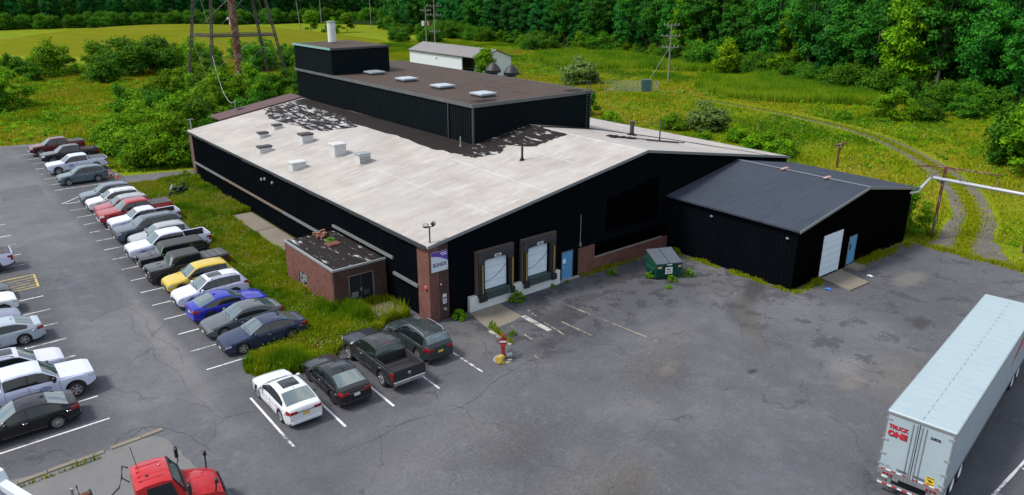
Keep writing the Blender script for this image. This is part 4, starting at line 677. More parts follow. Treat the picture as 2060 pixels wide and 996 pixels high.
def car(name, label, typ, col, loc, rz_, cat='car', group=None, paint=None, rim='5', darkrim=False, L=None, roofpaint=None, rails=False, sunroof=False, tonneau=None, grille=PLASTIC, cladding=False, spare=False, plate=PLATE, chromed=False, mirrorpaint=None, hood_vents=False, logo=None, bedfloor=None, shark=True, rearlogo=False):
    S = dict(T[typ]); sc = (L/S['L']) if L else 1.0
    P = m_paint('paint_'+(paint or '%03d_%03d_%03d' % tuple(int(c*999) for c in col)), col, dirt=.3)
    top = [(x*sc, z) for x, z in S['top']]; hl = S['L']*sc/2; W2 = S['W']/2; wx = [x*sc for x in S['wx']]; wr = S['wr']; sill = S['sill']; boxy = S.get('boxy'); bed = S.get('bed')
    ws, rg, sg = [tuple(x*sc for x in S[k]) for k in ('ws','rg','sg')]; pil = [(a*sc, b*sc) for a, b in S['pil']]; doors = [(a*sc, b*sc) for a, b in S['doors']]
    belt = S['belt']; Ra = wr*1.19
    xs = set(round(x, 3) for x, _ in top)
    for v in (ws, rg, sg): xs |= {round(a, 3) for a in v}
    for a, b in pil+doors: xs |= {round(a, 3), round(b, 3)}
    for w in wx:
        for k in range(13): xs.add(round(w+Ra*math.cos(PI*k/12), 3))
    x = -hl
    while x < hl: xs.add(round(x, 3)); x += .17
    if bed: xs |= {round(bed[0]*sc+.012, 3), round(bed[0]*sc, 3), round(bed[1]*sc, 3), round(bed[1]*sc-.012, 3)}
    xs |= {round(hl-.06,3), round(hl-.2,3), round(-hl+.06,3), round(-hl+.2,3)}
    keep = set(round(a, 3) for v in [ws, rg, sg]+pil+doors for a in v)
    X = []
    for x in sorted(xs, reverse=True):
        if abs(x) > hl+1e-6: continue
        if X and abs(X[-1]-x) < .004: continue
        X.append(x)
    def wid(x):
        e = max(0, (abs(x)-(hl-.75))/.75); k = (.16 if not boxy else .05) if x > 0 else (.13 if not boxy and not bed else .03)
        return W2*(1-k*e**2.4)*(1-.02*max(0, 1-abs(x)/.8) if not boxy else 1)
    def zb(x):
        z = sill+.16*max(0, (abs(x)-(hl-.5))/.5)**2
        for w in wx:
            d = abs(x-w)
            if d < Ra: z = max(z, wr+math.sqrt(max(0, Ra*Ra-d*d)))
        return z
    tum = .30 if not boxy else .12
    if typ.startswith('pickup'): tum = .24
    rings = []
    for x in X:
        h = interp(top, x); w = wid(x); b = min(interp(belt, x), h-.035); z0 = min(zb(x), b-.10); c = h-b; inb = bed and bed[1]*sc-1e-4 <= x <= bed[0]*sc+1e-4
        sh = .955 if not boxy else .985; sb = w*sh; r = [(0, z0+.02), (w*.90, z0+.015), (w*.972, z0), (w*.995, z0+.07), (w, z0+.40*(b-z0)), (w*.997, z0+.72*(b-z0)), (w*.985, b-.07*(b-z0)), (sb, b)]
        cr = .035 if c > .2 else .03
        if bed and x < bed[0]*sc+.05:
            ye = sb-.005; r += [(ye, b+.05*c), (ye-.005, b+.5*c), (ye-.015, h-.012), (ye-.04, h), (ye-.10, h if not inb else h-.03), (ye-.105, bed[2]+.02 if inb else h), (0, bed[2] if inb else h)]
        else:
            t = tum*c; r += [(sb-.012-t*.07, b+.07*c), (sb-.018-t*.84, b+.86*c), (sb-.03-t*.97, b+.955*c), (sb-.075-t*1.02, h-.004), ((sb-t)*.72, h+cr*.45), ((sb-t)*.38, h+cr*.85), (0, h+cr)]
        rings.append(r)
    nr = len(rings[0]); cls = {}
    def put(k, quad):
        cls.setdefault(k, []).append(quad)
    V = lambda i, j, s: (X[i], s*rings[i][j][0], rings[i][j][1])
    for i in range(len(X)-1):
        xm = (X[i]+X[i+1])/2; hm = interp(top, xm); bm_ = interp(belt, xm); cm = hm-bm_
        for j in range(nr-1):
            k = 'body'
            if j <= 1: k = 'underbody'
            elif j == 2 and (cladding or boxy or bed or typ.startswith('suv')): k = 'sill'
            elif cladding and j == 3 and zb(xm) > sill+.2: k = 'body'
            incab = not bed or xm > bed[0]*sc+.05
            if 3 <= j <= 6:
                for di, (a, b) in enumerate(doors):
                    if a > xm > b and zb(xm) <= sill+.01 or (a > xm > b and j >= 5): k = 'door%d' % di
                if j in (5, 6) and xm > hl-.34 and not boxy: k = 'headlight' if j == 5 or bed else 'body'
                if j in (5,6) and xm < -hl+.30 and not boxy and not (j == 6 and bed): k = 'taillight'
                if j in (4, 5) and bed and xm < -hl+.16: k = 'taillight'
            if incab and cm > .10:
                if j == 8 and sg[0] > xm > sg[1]:
                    k = 'side_window'
                    for a, b in pil:
                        if a > xm > b: k = 'pillar'
                if j >= 11 and ws[0] > xm > ws[1]: k = 'windscreen'
                if j >= 11 and rg[0] > xm > rg[1]: k = 'rear_window'
                if roofpaint and ws[1]+.02 >= xm >= rg[0]-.02 and j >= 9 and k == 'body': k = 'roof_panel'
            if bed and not incab and j >= 12 and bed[0]*sc >= xm >= bed[1]*sc: k = 'bed_liner'
            for s in (1, -1):
                q = [V(i,j,s), V(i+1,j,s), V(i+1,j+1,s), V(i,j+1,s)]
                put(k + ('_l' if s > 0 else '_r') if k.startswith(('door','side','head','tail','pillar')) else k, q if s > 0 else q[::-1])
    for i, s0 in ((0, 1), (len(X)-1, -1)):        # end caps
        loop = [V(i,j,1) for j in range(1, nr)]+[V(i,j,-1) for j in range(nr-2, 0, -1)]; put('body', loop if s0 > 0 else loop[::-1])
    root = thing(name, label, cat, loc, rz_, group)
    MM = {'body': P, 'underbody': PLASTIC, 'sill': PLASTIC if cladding or bed or boxy else P, 'windscreen': GLASSF, 'rear_window': GLASSF, 'bed_liner': bedfloor or BEDL, 'roof_panel': roofpaint}
    body = None
    for k in ['body']+[q for q in cls if q != 'body']:
        mb = MB(); quads = cls[k]
        if k.startswith('door'):
            cx = sum(p[0] for q in quads for p in q)/sum(len(q) for q in quads); cz = sum(p[2] for q in quads for p in q)/sum(len(q) for q in quads); quads = [[(cx+(x-cx)*.975, y*1.004, cz+(z-cz)*.975) for x, y, z in q] for q in quads]
        for q in quads: mb.add(q, [tuple(range(len(q)))])
        nm = k.rstrip('0123456789') if '_' not in k else k
        base = 'door' if k.startswith('door') else 'side_window' if k.startswith('side_w') else 'headlight' if k.startswith('head') else 'taillight' if k.startswith('tail') else 'pillar' if k.startswith('pillar') else k
        mat = P if base == 'door' else GLASS if base == 'side_window' else LAMPW if base == 'headlight' else LAMPR if base == 'taillight' else GLOSSB if base == 'pillar' else MM[base]
        o = mb.build(base, mat, root, 38 if not boxy else 30)
        if base == 'door':
            side = 1 if k.endswith('_l') else -1; di = int(k[4]); a, b = doors[di]; hx = b+.14; m2 = MB(); zz = interp(belt, hx)-.13; m2.bbox(hx-.10,hx+.10,-.018,.018,-.02,.02,.008); h = m2.build('handle', CHROME if chromed else P, o); h.location = (hx, side*(wid(hx)+.012), zz)
    # wheels
    tm, rm, rd = wheel_meshes(wr, rim)
    for w in wx:
        for s in (1, -1):
            o = link('wheel', tm, root); o.location = (w, s*(W2-.125), wr); o.rotation_euler = (0, random.uniform(0, 6), 0) if s > 0 else (0, random.uniform(0, 6), PI); link('rim', rd if darkrim else rm, o)
    # front and rear fittings
    def add(nm, mat, fn, smooth=None, parent=root): mb = MB(); fn(mb); return mb.build(nm, mat, parent, smooth)
    hf = interp(top, hl-.02); wf = wid(hl)
    add('grille', grille, lambda m: m.bbox(hl-.06,hl+.018,-wf*(.55 if not bed else .62),wf*(.55 if not bed else .62),hf-(.30 if not bed else .44),hf-.07,.015)); gr_ = root.children[-1]
    if chromed: add('grille_bar', CHROME, lambda m: m.box(hl+.014,hl+.03,-wf*.5,wf*.5,hf-.2,hf-.15), parent=gr_)
    add('bumper', PLASTIC if not chromed or not bed else CHROME, lambda m: m.bbox(hl-.12,hl+.05,-wf*.9,wf*.9,sill+.12,sill+.27,.03)); add('number_plate', plate, lambda m: m.box(hl+.052,hl+.06,-.16,.16,sill+.14,sill+.26))
    hrr = interp(top, -hl+.01); wr_ = wid(-hl)
    add('bumper', (CHROME if chromed and bed else PLASTIC) if bed or cladding or boxy else P, lambda m: m.bbox(-hl-.06,-hl+.10,-wr_*.96,wr_*.96,sill+.10,sill+(.24 if not bed else .30),.03))
    pz = (sill+.42 if not bed else sill+.38) if typ not in ('sedan','coupe') else hrr-.30
    add('number_plate', plate, lambda m: m.box(-hl-.014,-hl-.003,-.16,.16,pz,pz+.15))
    if not bed and not boxy: add('trim_bar', CHROME if chromed else PLASTIC, lambda m: m.box(-hl-.012,-hl-.002,-wr_*.55,wr_*.55,pz+.18,pz+.21))
    if not bed and not boxy:
        for s in (1, -1): add('taillight', LAMPR, lambda m: m.bbox(-hl-.018,-hl+.03,min(s*wr_*.52,s*wr_*.97),max(s*wr_*.52,s*wr_*.97),pz+.16,pz+.30,.012))
    if bed:
        add('tailgate', P, lambda m: m.bbox(-hl-.025,-hl+.03,-wr_*.86,wr_*.86,bed[2]-.05,hrr+.03,.015)); tg = root.children[-1]; add('handle', PLASTIC, lambda m: m.box(-hl-.034,-hl-.026,-.14,.14,hrr-.16,hrr-.07), parent=tg)
        if rearlogo: add('badge', CHROME, lambda m: m.lathe([(0,.012),(.09,.012),(.10,0)], 12, Matrix.Translation((-hl-.026,0,hrr-.28)) @ Matrix.Rotation(-PI/2,4,'Y')), parent=tg)
        if typ != 'jeeptruck': add('stop_lamp', LAMPR, lambda m: m.box(rg[0]-.01,rg[0]+.06,-.14,.14,interp(top,rg[0])-.01,interp(top,rg[0])+.045))
    for s in (1, -1):
        xm = ws[0]-.30*sc if not boxy else ws[0]-.18; zm = interp(belt, xm)+.10
        add('mirror', mirrorpaint or (PLASTIC if bed or boxy or cladding else P), lambda m: (m.bbox(xm-.07,xm+.09,s*(wid(xm)+.10)-.10,s*(wid(xm)+.10)+.10,zm-.07,zm+(.10 if not bed else .17),.035)))
    if boxy:
        for w in wx:
            for s in (1, -1):      # flat flared fenders
                pts = [(w+Ra*1.12*math.cos(a), wr+Ra*1.02*math.sin(a)) for a in (0,.5,.9,1.3,PI/2,PI-1.3,PI-.9,PI-.5,PI)]; pts += [(x, z-.045) for x, z in reversed(pts)]
                add('fender', PLASTIC, lambda m: m.prism(pts, min(s*(W2-.06), s*(W2+.14)), max(s*(W2-.06), s*(W2+.14)), M=Matrix(((1,0,0,0),(0,0,1,0),(0,1,0,0),(0,0,0,1)))))
        for s in (1, -1): add('headlight', LAMPW, lambda m: m.lathe([(0,.03),(.08,.028),(.10,0)], 14, Matrix.Translation((hl+.01,s*.56,.98)) @ Matrix.Rotation(PI/2,4,'Y'))); add('taillight', LAMPR, lambda m: m.bbox(-hl-.03,-hl+.05,s*.80-.08,s*.80+.08,.85,1.08,.015))
        for y in [-.33+.11*k for k in range(7)]: add('grille_slot', BLACKD, lambda m: m.box(hl+.016,hl+.022,y-.03,y+.03,.80,1.06), parent=gr_)
    if spare: o = link('spare_wheel', tm, root); o.location = (-hl-.14, 0, .98); o.rotation_euler = (0, 0, PI/2); link('rim', rd, o)
    if rails:
        for s in (1, -1):
            y = W2*.955-tum*.55-.06; add('roof_rail', RIMD if rails == 'd' else RIMS, lambda m: m.tube([(ws[1]-.25,s*y,interp(top,ws[1]-.25)-.01),(ws[1]-.4,s*y,interp(top,ws[1]-.4)+.06),((ws[1]+rg[0])/2,s*y,interp(top,(ws[1]+rg[0])/2)+.07),(rg[0]+.35,s*y,interp(top,rg[0]+.35)+.06),(rg[0]+.18,s*y,interp(top,rg[0]+.18)-.02)], .022, 6), 50)
    if sunroof:
        x1 = ws[1]-.22; x0 = x1-.85; N = 4; y = .42
        add('sunroof', GLASS, lambda m: m.add([(x1+(x0-x1)*a/N, -y+2*y*b/N, interp(top, x1+(x0-x1)*a/N)+.042-.012*abs(2*b/N-1)) for a in range(N+1) for b in range(N+1)], [(a*(N+1)+b, a*(N+1)+b+1, (a+1)*(N+1)+b+1, (a+1)*(N+1)+b) for a in range(N) for b in range(N)]), 60)
    if shark and not boxy and not bed: add('antenna', P, lambda m: m.add([(rg[0]+.30,0,interp(top,rg[0]+.2)+.03),(rg[0]+.08,.03,interp(top,rg[0]+.1)+.03),(rg[0]+.08,-.03,interp(top,rg[0]+.1)+.03),(rg[0]+.10,0,interp(top,rg[0]+.1)+.13)], [(0,1,3),(0,3,2),(1,2,3)]))
    if tonneau and bed:
        hh = interp(top, -hl*.7); y = wid(-hl*.7)*.955-.05; a, b = bed[0]*sc-.02, bed[1]*sc+.02; o = add('tonneau_cover', TONN, lambda m: m.bbox(b,a,-y,y,hh+.003,hh+.05,.02))
        for k in range(1, 4): add('cover_seam', PLASTIC if tonneau == 'plain' else TRIM, lambda m: m.box(b+(a-b)*k/4-.02,b+(a-b)*k/4+.02,-y+.02,y-.02,hh+.051,hh+.058), parent=o)
    if hood_vents:
        for s in (1, -1): add('hood_vent', PLASTIC, lambda m: m.bbox(ws[0]+.35,ws[0]+.60,s*.30-.05,s*.30+.05,interp(top,ws[0]+.5)+.02,interp(top,ws[0]+.5)+.045,.01))
    if not bed or boxy:
        for s in (1, -1): add('wiper', PLASTIC, lambda m: m.tube([(ws[0]-.06,s*.25+.3,interp(top,ws[0]-.06)+.045),(ws[0]-.16,s*.25-.25,interp(top,ws[0]-.16)+.055)], .012, 4))
    if logo:
        for s in (1, -1):
            xx = doors[0][0]-.65; zc = .93; o = add('door_logo', flat('logo_blue', (.10,.15,.36), .5), lambda m: m.prism([(.27*math.cos(2*PI*i/18), .10*math.sin(2*PI*i/18)) for i in range(18)], 0, .004, M=Matrix.Translation((xx,s*(wid(xx)+.004),zc)) @ Matrix.Rotation(s*-PI/2,4,'X')))
            add('logo_print', WHITEP, lambda m: m.box(xx-.2,xx+.2,min(s*(wid(xx)+.005),s*(wid(xx)+.011)),max(s*(wid(xx)+.005),s*(wid(xx)+.011)),zc-.015,zc+.02), parent=o); add('logo_print', flat('logo_blue', (.10,.15,.36), .5), lambda m: m.box(xx-.22,xx+.22,min(s*(wid(xx)+.001),s*(wid(xx)+.008)),max(s*(wid(xx)+.001),s*(wid(xx)+.008)),zc-.20,zc-.15), parent=o)
    return root
GA, GA2, GB, GF = 'cars in the long row along the verge', 'trucks and cars at the far end of the row', 'cars in the left row', 'cars parked before the verge'
def rowA(k): return ROWA[k]+1.36
def A(name, label, typ, col, k, front=-11.5, back=False, jy=0, **kw):
    S = T[typ]; L = kw.get('L') or S['L']; x = front+L/2; kw.setdefault('group', GA)
    return car(name, label, typ, col, (x, (rowA(k) if isinstance(k, int) else k)+jy, 0), (PI if not back else 0)+random.uniform(-.015,.015), **kw)
A('sedan','dark navy sedan at the near end of the long row','sedan',(.016,.024,.062),0,-11.45,rim='5',L=4.86,chromed=True)
A('sedan','dark grey sedan between the navy sedan and the bright blue coupe','sedan',(.085,.095,.105),1,-11.55,L=4.64,chromed=True,rim='10')
A('coupe','bright cobalt blue coupe reversed so its tail faces the lane','coupe',(.018,.024,.32),2,-11.5,True,L=4.75,darkrim=True)
A('suv','white station wagon with roof rails and sunroof next to yellow crossover','suv',(.56,.59,.73),3,-11.65,rails='d',sunroof=True,L=4.6,cat='suv',rim='10')
A('suv','mustard yellow crossover beside the charcoal off-road truck','suv',(.52,.38,.045),4,-11.5,L=4.5,cladding=True,darkrim=True,cat='suv')
A('off_road_truck','charcoal off-road truck with round lamps and folding bed cover','jeeptruck',(.032,.034,.038),5,-11.9,cat='pickup truck',tonneau='fold',darkrim=True,hood_vents=True,grille=GLOSSB,roofpaint=flat('hardtop_grey',(.040,.041,.045),.7))
A('off_road_car','black boxy off-road car with spare wheel and upright windscreen','jeep',(.012,.012,.013),6,-11.8,cat='suv',spare=True,darkrim=True,hood_vents=True,grille=GLOSSB,roofpaint=flat('hardtop_grey',(.040,.041,.045),.7))
A('pickup_truck','white pickup with empty open bed between black boxy off-roader and silver crossover','pickup',(.56,.59,.74),7,-11.9,cat='pickup truck',rim='6')
A('suv','silver grey crossover tucked between white pickup and slate large car','suv',(.30,.31,.33),8,-11.1,cat='suv',L=4.5)
A('suv','slate grey large family car in the middle of the row','suvbig',(.070,.088,.110),9,-11.6,cat='suv',chromed=True,rim='10',rails='d')
A('pickup_truck','older white extended-cab pickup right beside the bright red pickup','pickupx',(.56,.59,.73),10,-11.4,cat='pickup truck',rim='6')
A('pickup_truck','bright red pickup with black bed cover in the long row','pickup',(.30,.020,.022),11,-11.7,cat='pickup truck',tonneau='plain',chromed=True)
A('suv','red crossover with silver grey roof behind the red pickup','suv',(.30,.030,.045),12,-11.4,cat='suv',roofpaint=flat('roof_silver',(.30,.31,.33),.3))
A('suv','white crossover third from the far end of the near group','suv',(.66,.68,.71),13,-11.55,cat='suv',rails=True)
A('suv','blue grey crossover last before the empty access lane','suv',(.11,.13,.16),14,-11.6,cat='suv')
A('suv','teal grey crossover beside the orange cones','suv',(.085,.125,.145),51.6,-12.0,cat='suv',group=GA2,rails=True,rim='10')
A('pickup_truck','white pickup with blue door logo near the far end','pickup',(.56,.59,.74),57.3,-12.1,cat='pickup truck',group=GA2,tonneau='fold',logo=True,rim='6')
A('pickup_truck','black pickup with pale open bed near the far end','pickup',(.014,.014,.016),63.2,-11.8,cat='pickup truck',group=GA2,bedfloor=flat('bed_pale',(.28,.25,.21),.8))
A('pickup_truck','dark maroon pickup with grey bed cover, farthest of all','pickup',(.105,.014,.018),69.0,-12.2,cat='pickup truck',group=GA2,tonneau='plain',chromed=True)
def B(name, label, typ, col, y, end, rear=False, **kw):
    S = T[typ]; L = kw.get('L') or S['L']; return car(name, label, typ, col, (end-L/2, y, 0), (0 if not rear else PI)+random.uniform(-.015,.015), group=GB, **kw)
B('sedan','black sedan with red tail lamps at the near end of left row','sedan',(.012,.012,.014),2.25,-19.0,True,chromed=True,rim='10',L=4.65)
B('pickup_truck','white pickup with blue door logo beside the black sedan','pickup',(.56,.59,.74),5.0,-17.75,cat='pickup truck',logo=True,rim='6',chromed=False)
B('suv','white crossover with dark sunroof behind the logo pickup','suv',(.55,.56,.67),8.0,-18.6,cat='suv',sunroof=True,rails='d')
B('sedan','silver blue sedan with its tail towards the lane','sedan',(.34,.40,.46),13.2,-18.9,True,chromed=True,L=4.9)
B('sedan','grey blue sedan nose out between silver sedan and white car','sedan',(.16,.18,.26),16.0,-19.6,L=4.6)
B('sedan','white hatch nose out in the left row','suv',(.66,.68,.70),18.7,-19.5,L=4.4)
B('sedan','black car nose out next to the yellow hatching','sedan',(.030,.032,.036),21.3,-19.6,L=4.7)
B('pickup_truck','white pickup with grey bed cover beside the yellow hatching, tail to lane','pickup',(.55,.57,.72),27.6,-18.7,True,cat='pickup truck',tonneau='plain',rim='6')
def F(name, label, typ, col, x, rear, **kw):
    S = T[typ]; L = kw.get('L') or S['L']; return car(name, label, typ, col, (x, rear+L/2, 0), PI/2+random.uniform(-.02,.02), group=GF, **kw)
F('sedan','pearl white sedan with sunroof facing the grass verge','sedan',(.58,.60,.63),-10.75,-5.75,sunroof=True,plate=PLATEY,L=4.85)
F('sedan','black sedan with dark sunroof between white sedan and black pickup','sedan',(.012,.012,.014),-8.05,-5.75,sunroof=True,L=4.9,darkrim=True,chromed=True)
F('pickup_truck','black crew cab pickup with empty bed and chrome bumper','pickup',(.022,.023,.026),-5.2,-6.0,cat='pickup truck',chromed=True,rearlogo=True,rim='6',mirrorpaint=CHROME)
F('suv','dark green grey crossover with roof rails nearest the brick corner','suv',(.026,.036,.038),-2.35,-4.6,cat='suv',rails=True,cladding=True,plate=PLATEY)

# ------------------------------------------------------------------ semi trailer
TR = thing('semi_trailer','long white box trailer with red lettering on its rear doors','trailer',(5.75,-26.2,0),math.atan2(2.2,15.31)); TL, TW, Z0, Z1 = 15.9, 2.46, 1.12, 3.82
def tp(name, mat, fn, parent=None, smooth=None): mb = MB(); fn(mb); return mb.build(name, mat, parent or TR, smooth)
TWH = NT('trailer_white'); n1 = TWH.noise(.6, 5, .6); n2 = TWH.noise(3, 5, .7); TWM = TWH.set(TWH.mix(TWH.ramp(n2, [(.55,0.0),(.8,.35)]), TWH.mix(n1, (.285,.365,.405), (.345,.42,.455)), (.21,.26,.29)), .45, 0, .5)
tp('side_panel', TWM, lambda m: (m.box(.05,TL,-TW/2,-TW/2+.04,Z0,Z1-.06), m.box(.05,TL,TW/2-.04,TW/2,Z0,Z1-.06), m.box(TL-.04,TL,-TW/2+.04,TW/2-.04,Z0,Z1-.06)))
rf = tp('roof', TWM, lambda m: m.bbox(.0,TL+.02,-TW/2-.015,TW/2+.015,Z1-.06,Z1,.03))
for k in range(1, 26): tp('roof_bow', TWM, lambda m: m.box(k*TL/26-.035,k*TL/26+.035,-TW/2+.05,TW/2-.05,Z1+.0005,Z1+.006), rf)
tp('roof_seam', TRIM, lambda m: [m.box(.15+.6*k,.45+.6*k,-.012,.012,Z1+.006,Z1+.010) for k in range(26)], rf)
tp('roof_rail', GREYM, lambda m: (m.box(0,TL,-TW/2-.03,-TW/2-.0155,Z1-.16,Z1-.01), m.box(0,TL,TW/2+.0155,TW/2+.03,Z1-.16,Z1-.01)))
for k in range(1, 13):
    for s in (1, -1): tp('panel_joint', flat('trailer_joint', (.40,.45,.48), .5), lambda m: m.box(k*TL/13-.03,k*TL/13+.03,min(s*TW/2,s*(TW/2+.008)),max(s*TW/2,s*(TW/2+.008)),Z0+.05,Z1-.17))
tp('floor', TRIMD, lambda m: m.box(.05,TL-.02,-TW/2+.05,TW/2-.05,Z0-.16,Z0)); tp('side_rail', TRIM, lambda m: (m.box(.02,TL,-TW/2-.01,-TW/2+.04,Z0-.14,Z0-.002), m.box(.02,TL,TW/2-.04,TW/2+.01,Z0-.14,Z0-.002)))
tp('rear_frame', TRIM, lambda m: (m.box(-.04,.05,-TW/2,-TW/2+.06,Z0-.2,Z1-.065), m.box(-.04,.05,TW/2-.06,TW/2,Z0-.2,Z1-.065), m.box(-.04,.05,-TW/2+.06,TW/2-.06,Z1-.16,Z1-.065), m.box(-.06,.05,-TW/2+.06,TW/2-.06,Z0-.2,Z0+.02)))
redm, blk = flat('sticker_red', (.42,.02,.03), .5), flat('sticker_black', (.02,.012,.014), .5)
for s in (1, -1):
    dr = tp('rear_door', TWM, lambda m: m.box(-.035,.0,min(s*.018,s*(TW/2-.065)),max(s*.018,s*(TW/2-.065)),Z0+.03,Z1-.17))
    for zz in (Z0+.25, Z0+.75, Z0+1.4, Z1-.35): tp('hinge', GREYM, lambda m: m.box(-.06,-.036,min(s*(TW/2-.22),s*(TW/2+.005)),max(s*(TW/2-.22),s*(TW/2+.005)),zz-.03,zz+.05), dr)
    for dy in (.09, .24): tp('lock_rod', GREYM, lambda m: m.tube([(-.07,s*dy,Z0-.1),(-.07,s*dy,Z1-.2)], .018, 6), dr)
    tp('lock_handle', TRIMD, lambda m: m.box(-.10,-.08,min(s*.12,s*.52),max(s*.12,s*.52),Z0+.24,Z0+.28), dr)
    for k in range(5): tp('reflector', redm if k % 2 == 0 else WHITEP, lambda m: m.box(-.043,-.036,min(s*(.12+.2*k),s*(.30+.2*k)),max(s*(.12+.2*k),s*(.30+.2*k)),Z0+.04,Z0+.09), dr)
    tp('tail_lamp', LAMPR, lambda m: [m.bbox(-.085,-.061,s*(TW/2-.28-.14*k)-.05,s*(TW/2-.28-.14*k)+.05,Z0-.16,Z0-.06,.008) for k in range(3)])
    tp('bumper_post', TRIM, lambda m: m.box(.0,.12,s*.72-.07,s*.72+.07,.55,Z0-.2))
    tp('mud_flap', WHITEP, lambda m: m.box(.78,.80,min(s*.55,s*1.2),max(s*.55,s*1.2),.25,.95))
bp = tp('bumper_bar', TRIM, lambda m: m.box(-.04,.06,-TW/2+.05,TW/2-.05,.45,.56))
for k in range(12): tp('reflector', redm if k % 2 == 0 else WHITEP, lambda m: m.box(-.048,-.041,-TW/2+.08+.192*k,-TW/2+.25+.192*k,.47,.54), bp)
text_mesh('TRUCK', .235, redm, TR, 'lettering', (-.044,.74,Z1-.64), (PI/2,0,-PI/2), .010, .92); text_mesh('ONE', .32, redm, TR, 'lettering', (-.044,.74,Z1-.95), (PI/2,0,-PI/2), .020, 1.05); text_mesh('TRUCK', .235, blk, TR, 'lettering', (-.0395,.725,Z1-.66), (PI/2,0,-PI/2), .014, .92); text_mesh('ONE', .32, blk, TR, 'lettering', (-.0395,.725,Z1-.975), (PI/2,0,-PI/2), .026, 1.05)
text_mesh('5806', .17, blk, TR, 'lettering', (-.040,-.60,Z1-.56), (PI/2,0,-PI/2), .006, 1.1)
st = tp('caution_sticker', flat('sticker_yellow', (.62,.42,.02), .5), lambda m: m.box(-.042,-.036,-.86,-.56,Z0+.10,Z0+.46)); tp('sticker_print', blk, lambda m: (m.box(-.046,-.043,-.84,-.58,Z0+.41,Z0+.445), m.box(-.046,-.043,-.80,-.66,Z0+.24,Z0+.30), m.box(-.046,-.043,-.74,-.60,Z0+.31,Z0+.34), m.box(-.046,-.043,-.82,-.60,Z0+.14,Z0+.17)), st)
tp('maker_mark', TRIM, lambda m: (m.box(-.042,-.036,.78,.93,Z0+.24,Z0+.28), m.box(-.042,-.036,.70,.98,Z0+.17,Z0+.19)))
tp('side_emblem', redm, lambda m: (m.prism([(10.7,2.35),(11.1,2.60),(12.9,3.30),(13.0,2.75),(12.0,2.55)], 0, .008, M=Matrix.Translation((0,-TW/2-.001,0)) @ Matrix.Rotation(PI/2,4,'X'))))
tm, rm, rd = wheel_meshes(.50, 's', .28); WHR = flat('wheel_white', (.62,.64,.66), .5)
mb = MB(); mb.lathe([(.32,.10),(.30,.13),(.20,.02),(.15,.02),(.13,.09),(0,.09)], 20, Matrix.Rotation(-PI/2,4,'X')); trm = mb.mesh('rim', WHR, 40)
def heavy_wheel(parent, x, y, s):
    for dy in (0, .30):
        o = link('wheel', tm, parent); o.location = (x, y-s*dy, .50); o.rotation_euler = (0,0,0 if s > 0 else PI); link('rim', trm, o)
for x in (1.75, 3.0):
    for s in (1, -1): heavy_wheel(TR, x, s*1.08, s)
    tp('axle', TRIMD, lambda m: m.tube([(x,-1,.5),(x,1,.5)], .07, 8))
tp('bogie', TRIMD, lambda m: (m.box(.6,4.2,-.55,-.42,.62,.95), m.box(.6,4.2,.42,.55,.62,.95)))
# red tractor coupled in front (mostly hidden behind the trailer)
TC = thing('tractor_unit','red tractor unit coupled under the front of the white trailer','truck',(5.75,-26.2,0),math.atan2(2.2,15.31))
def cp(name, mat, fn, smooth=None): mb = MB(); fn(mb); return mb.build(name, mat, TC, smooth)
REDP = m_paint('truck_red', (.42,.018,.022), dirt=.2)
cp('chassis', TRIMD, lambda m: (m.box(12.6,19.3,-.45,-.33,.75,.98), m.box(12.6,19.3,.33,.45,.75,.98)))
for x in (13.2, 14.5, 18.4):
    for s in (1, -1): heavy_wheel(TC, x, s*1.06, s)
cp('cab', REDP, lambda m: (m.bbox(16.2,18.0,-1.05,1.05,.95,2.85,.12), m.bbox(18.0,19.5,-.85,.85,.85,1.75,.15))); cp('windscreen', GLASSF, lambda m: m.box(18.0,18.02,-.9,.9,1.85,2.6)); cp('fuel_tank', CHROME, lambda m: m.tube([(15.6,1.0,.7),(17.2,1.0,.7)], .3, 14), 40)
for s in (1,-1): cp('door_window', GLASS, lambda m: m.box(16.9,17.9,min(s*1.051,s*1.06),max(s*1.051,s*1.06),1.9,2.6))
# ------------------------------------------------------------------ red boom truck, bottom left
RT = thing('boom_truck','bright red truck cab with long black mirror arms on worn concrete','truck',(-17.75,-8.75,0),R(-6)); RT.scale = (.93,.93,.96)
def rp(name, mat, fn, parent=None, smooth=None): mb = MB(); fn(mb); return mb.build(name, mat, parent or RT, smooth)
def cab(m):
    # lofted cab + sloping hood
    secs = [(-1.15,1.02,.95,2.42,.86),(-1.10,1.06,.95,2.58,.90),(-.75,1.08,.95,2.66,.92),(-.1,1.08,.95,2.66,.92),(.25,1.08,.95,2.58,.92),(.62,1.07,.95,1.90,.98),(.80,1.06,.90,1.72,.96),(1.3,1.03,.80,1.62,.86),(1.75,.98,.72,1.52,.76),(2.05,.90,.70,1.36,.66),(2.12,.85,.72,1.15,.60)]
    vs = []
    for x, w, z0, z1, wt in secs: zm = min(1.75, z1-.12); vs += [(x,-w*.95,z0),(x,-w,z0+.15),(x,-w,zm),(x,-wt,z1-.05),(x,-wt*.86,z1),(x,0,z1+.03),(x,wt*.86,z1),(x,wt,z1-.05),(x,w,zm),(x,w,z0+.15),(x,w*.95,z0)]
    n = 11; m.add(vs, [(i*n+j, i*n+j+1, (i+1)*n+j+1, (i+1)*n+j) for i in range(len(secs)-1) for j in range(n-1)]+[tuple(range(n-1,-1,-1)), tuple((len(secs)-1)*n+j for j in range(n))])
rp('cab', REDP, cab, smooth=35)
rp('windscreen', flat('windscreen_green', (.03,.085,.075), .05, IOR=1.9), lambda m: m.add([(.285,-.84,2.56),(.285,.84,2.56),(.285,0,2.60),(.64,.92,1.93),(.64,-.92,1.93),(.64,0,1.95)], [(0,2,5,4),(2,1,3,5)]))
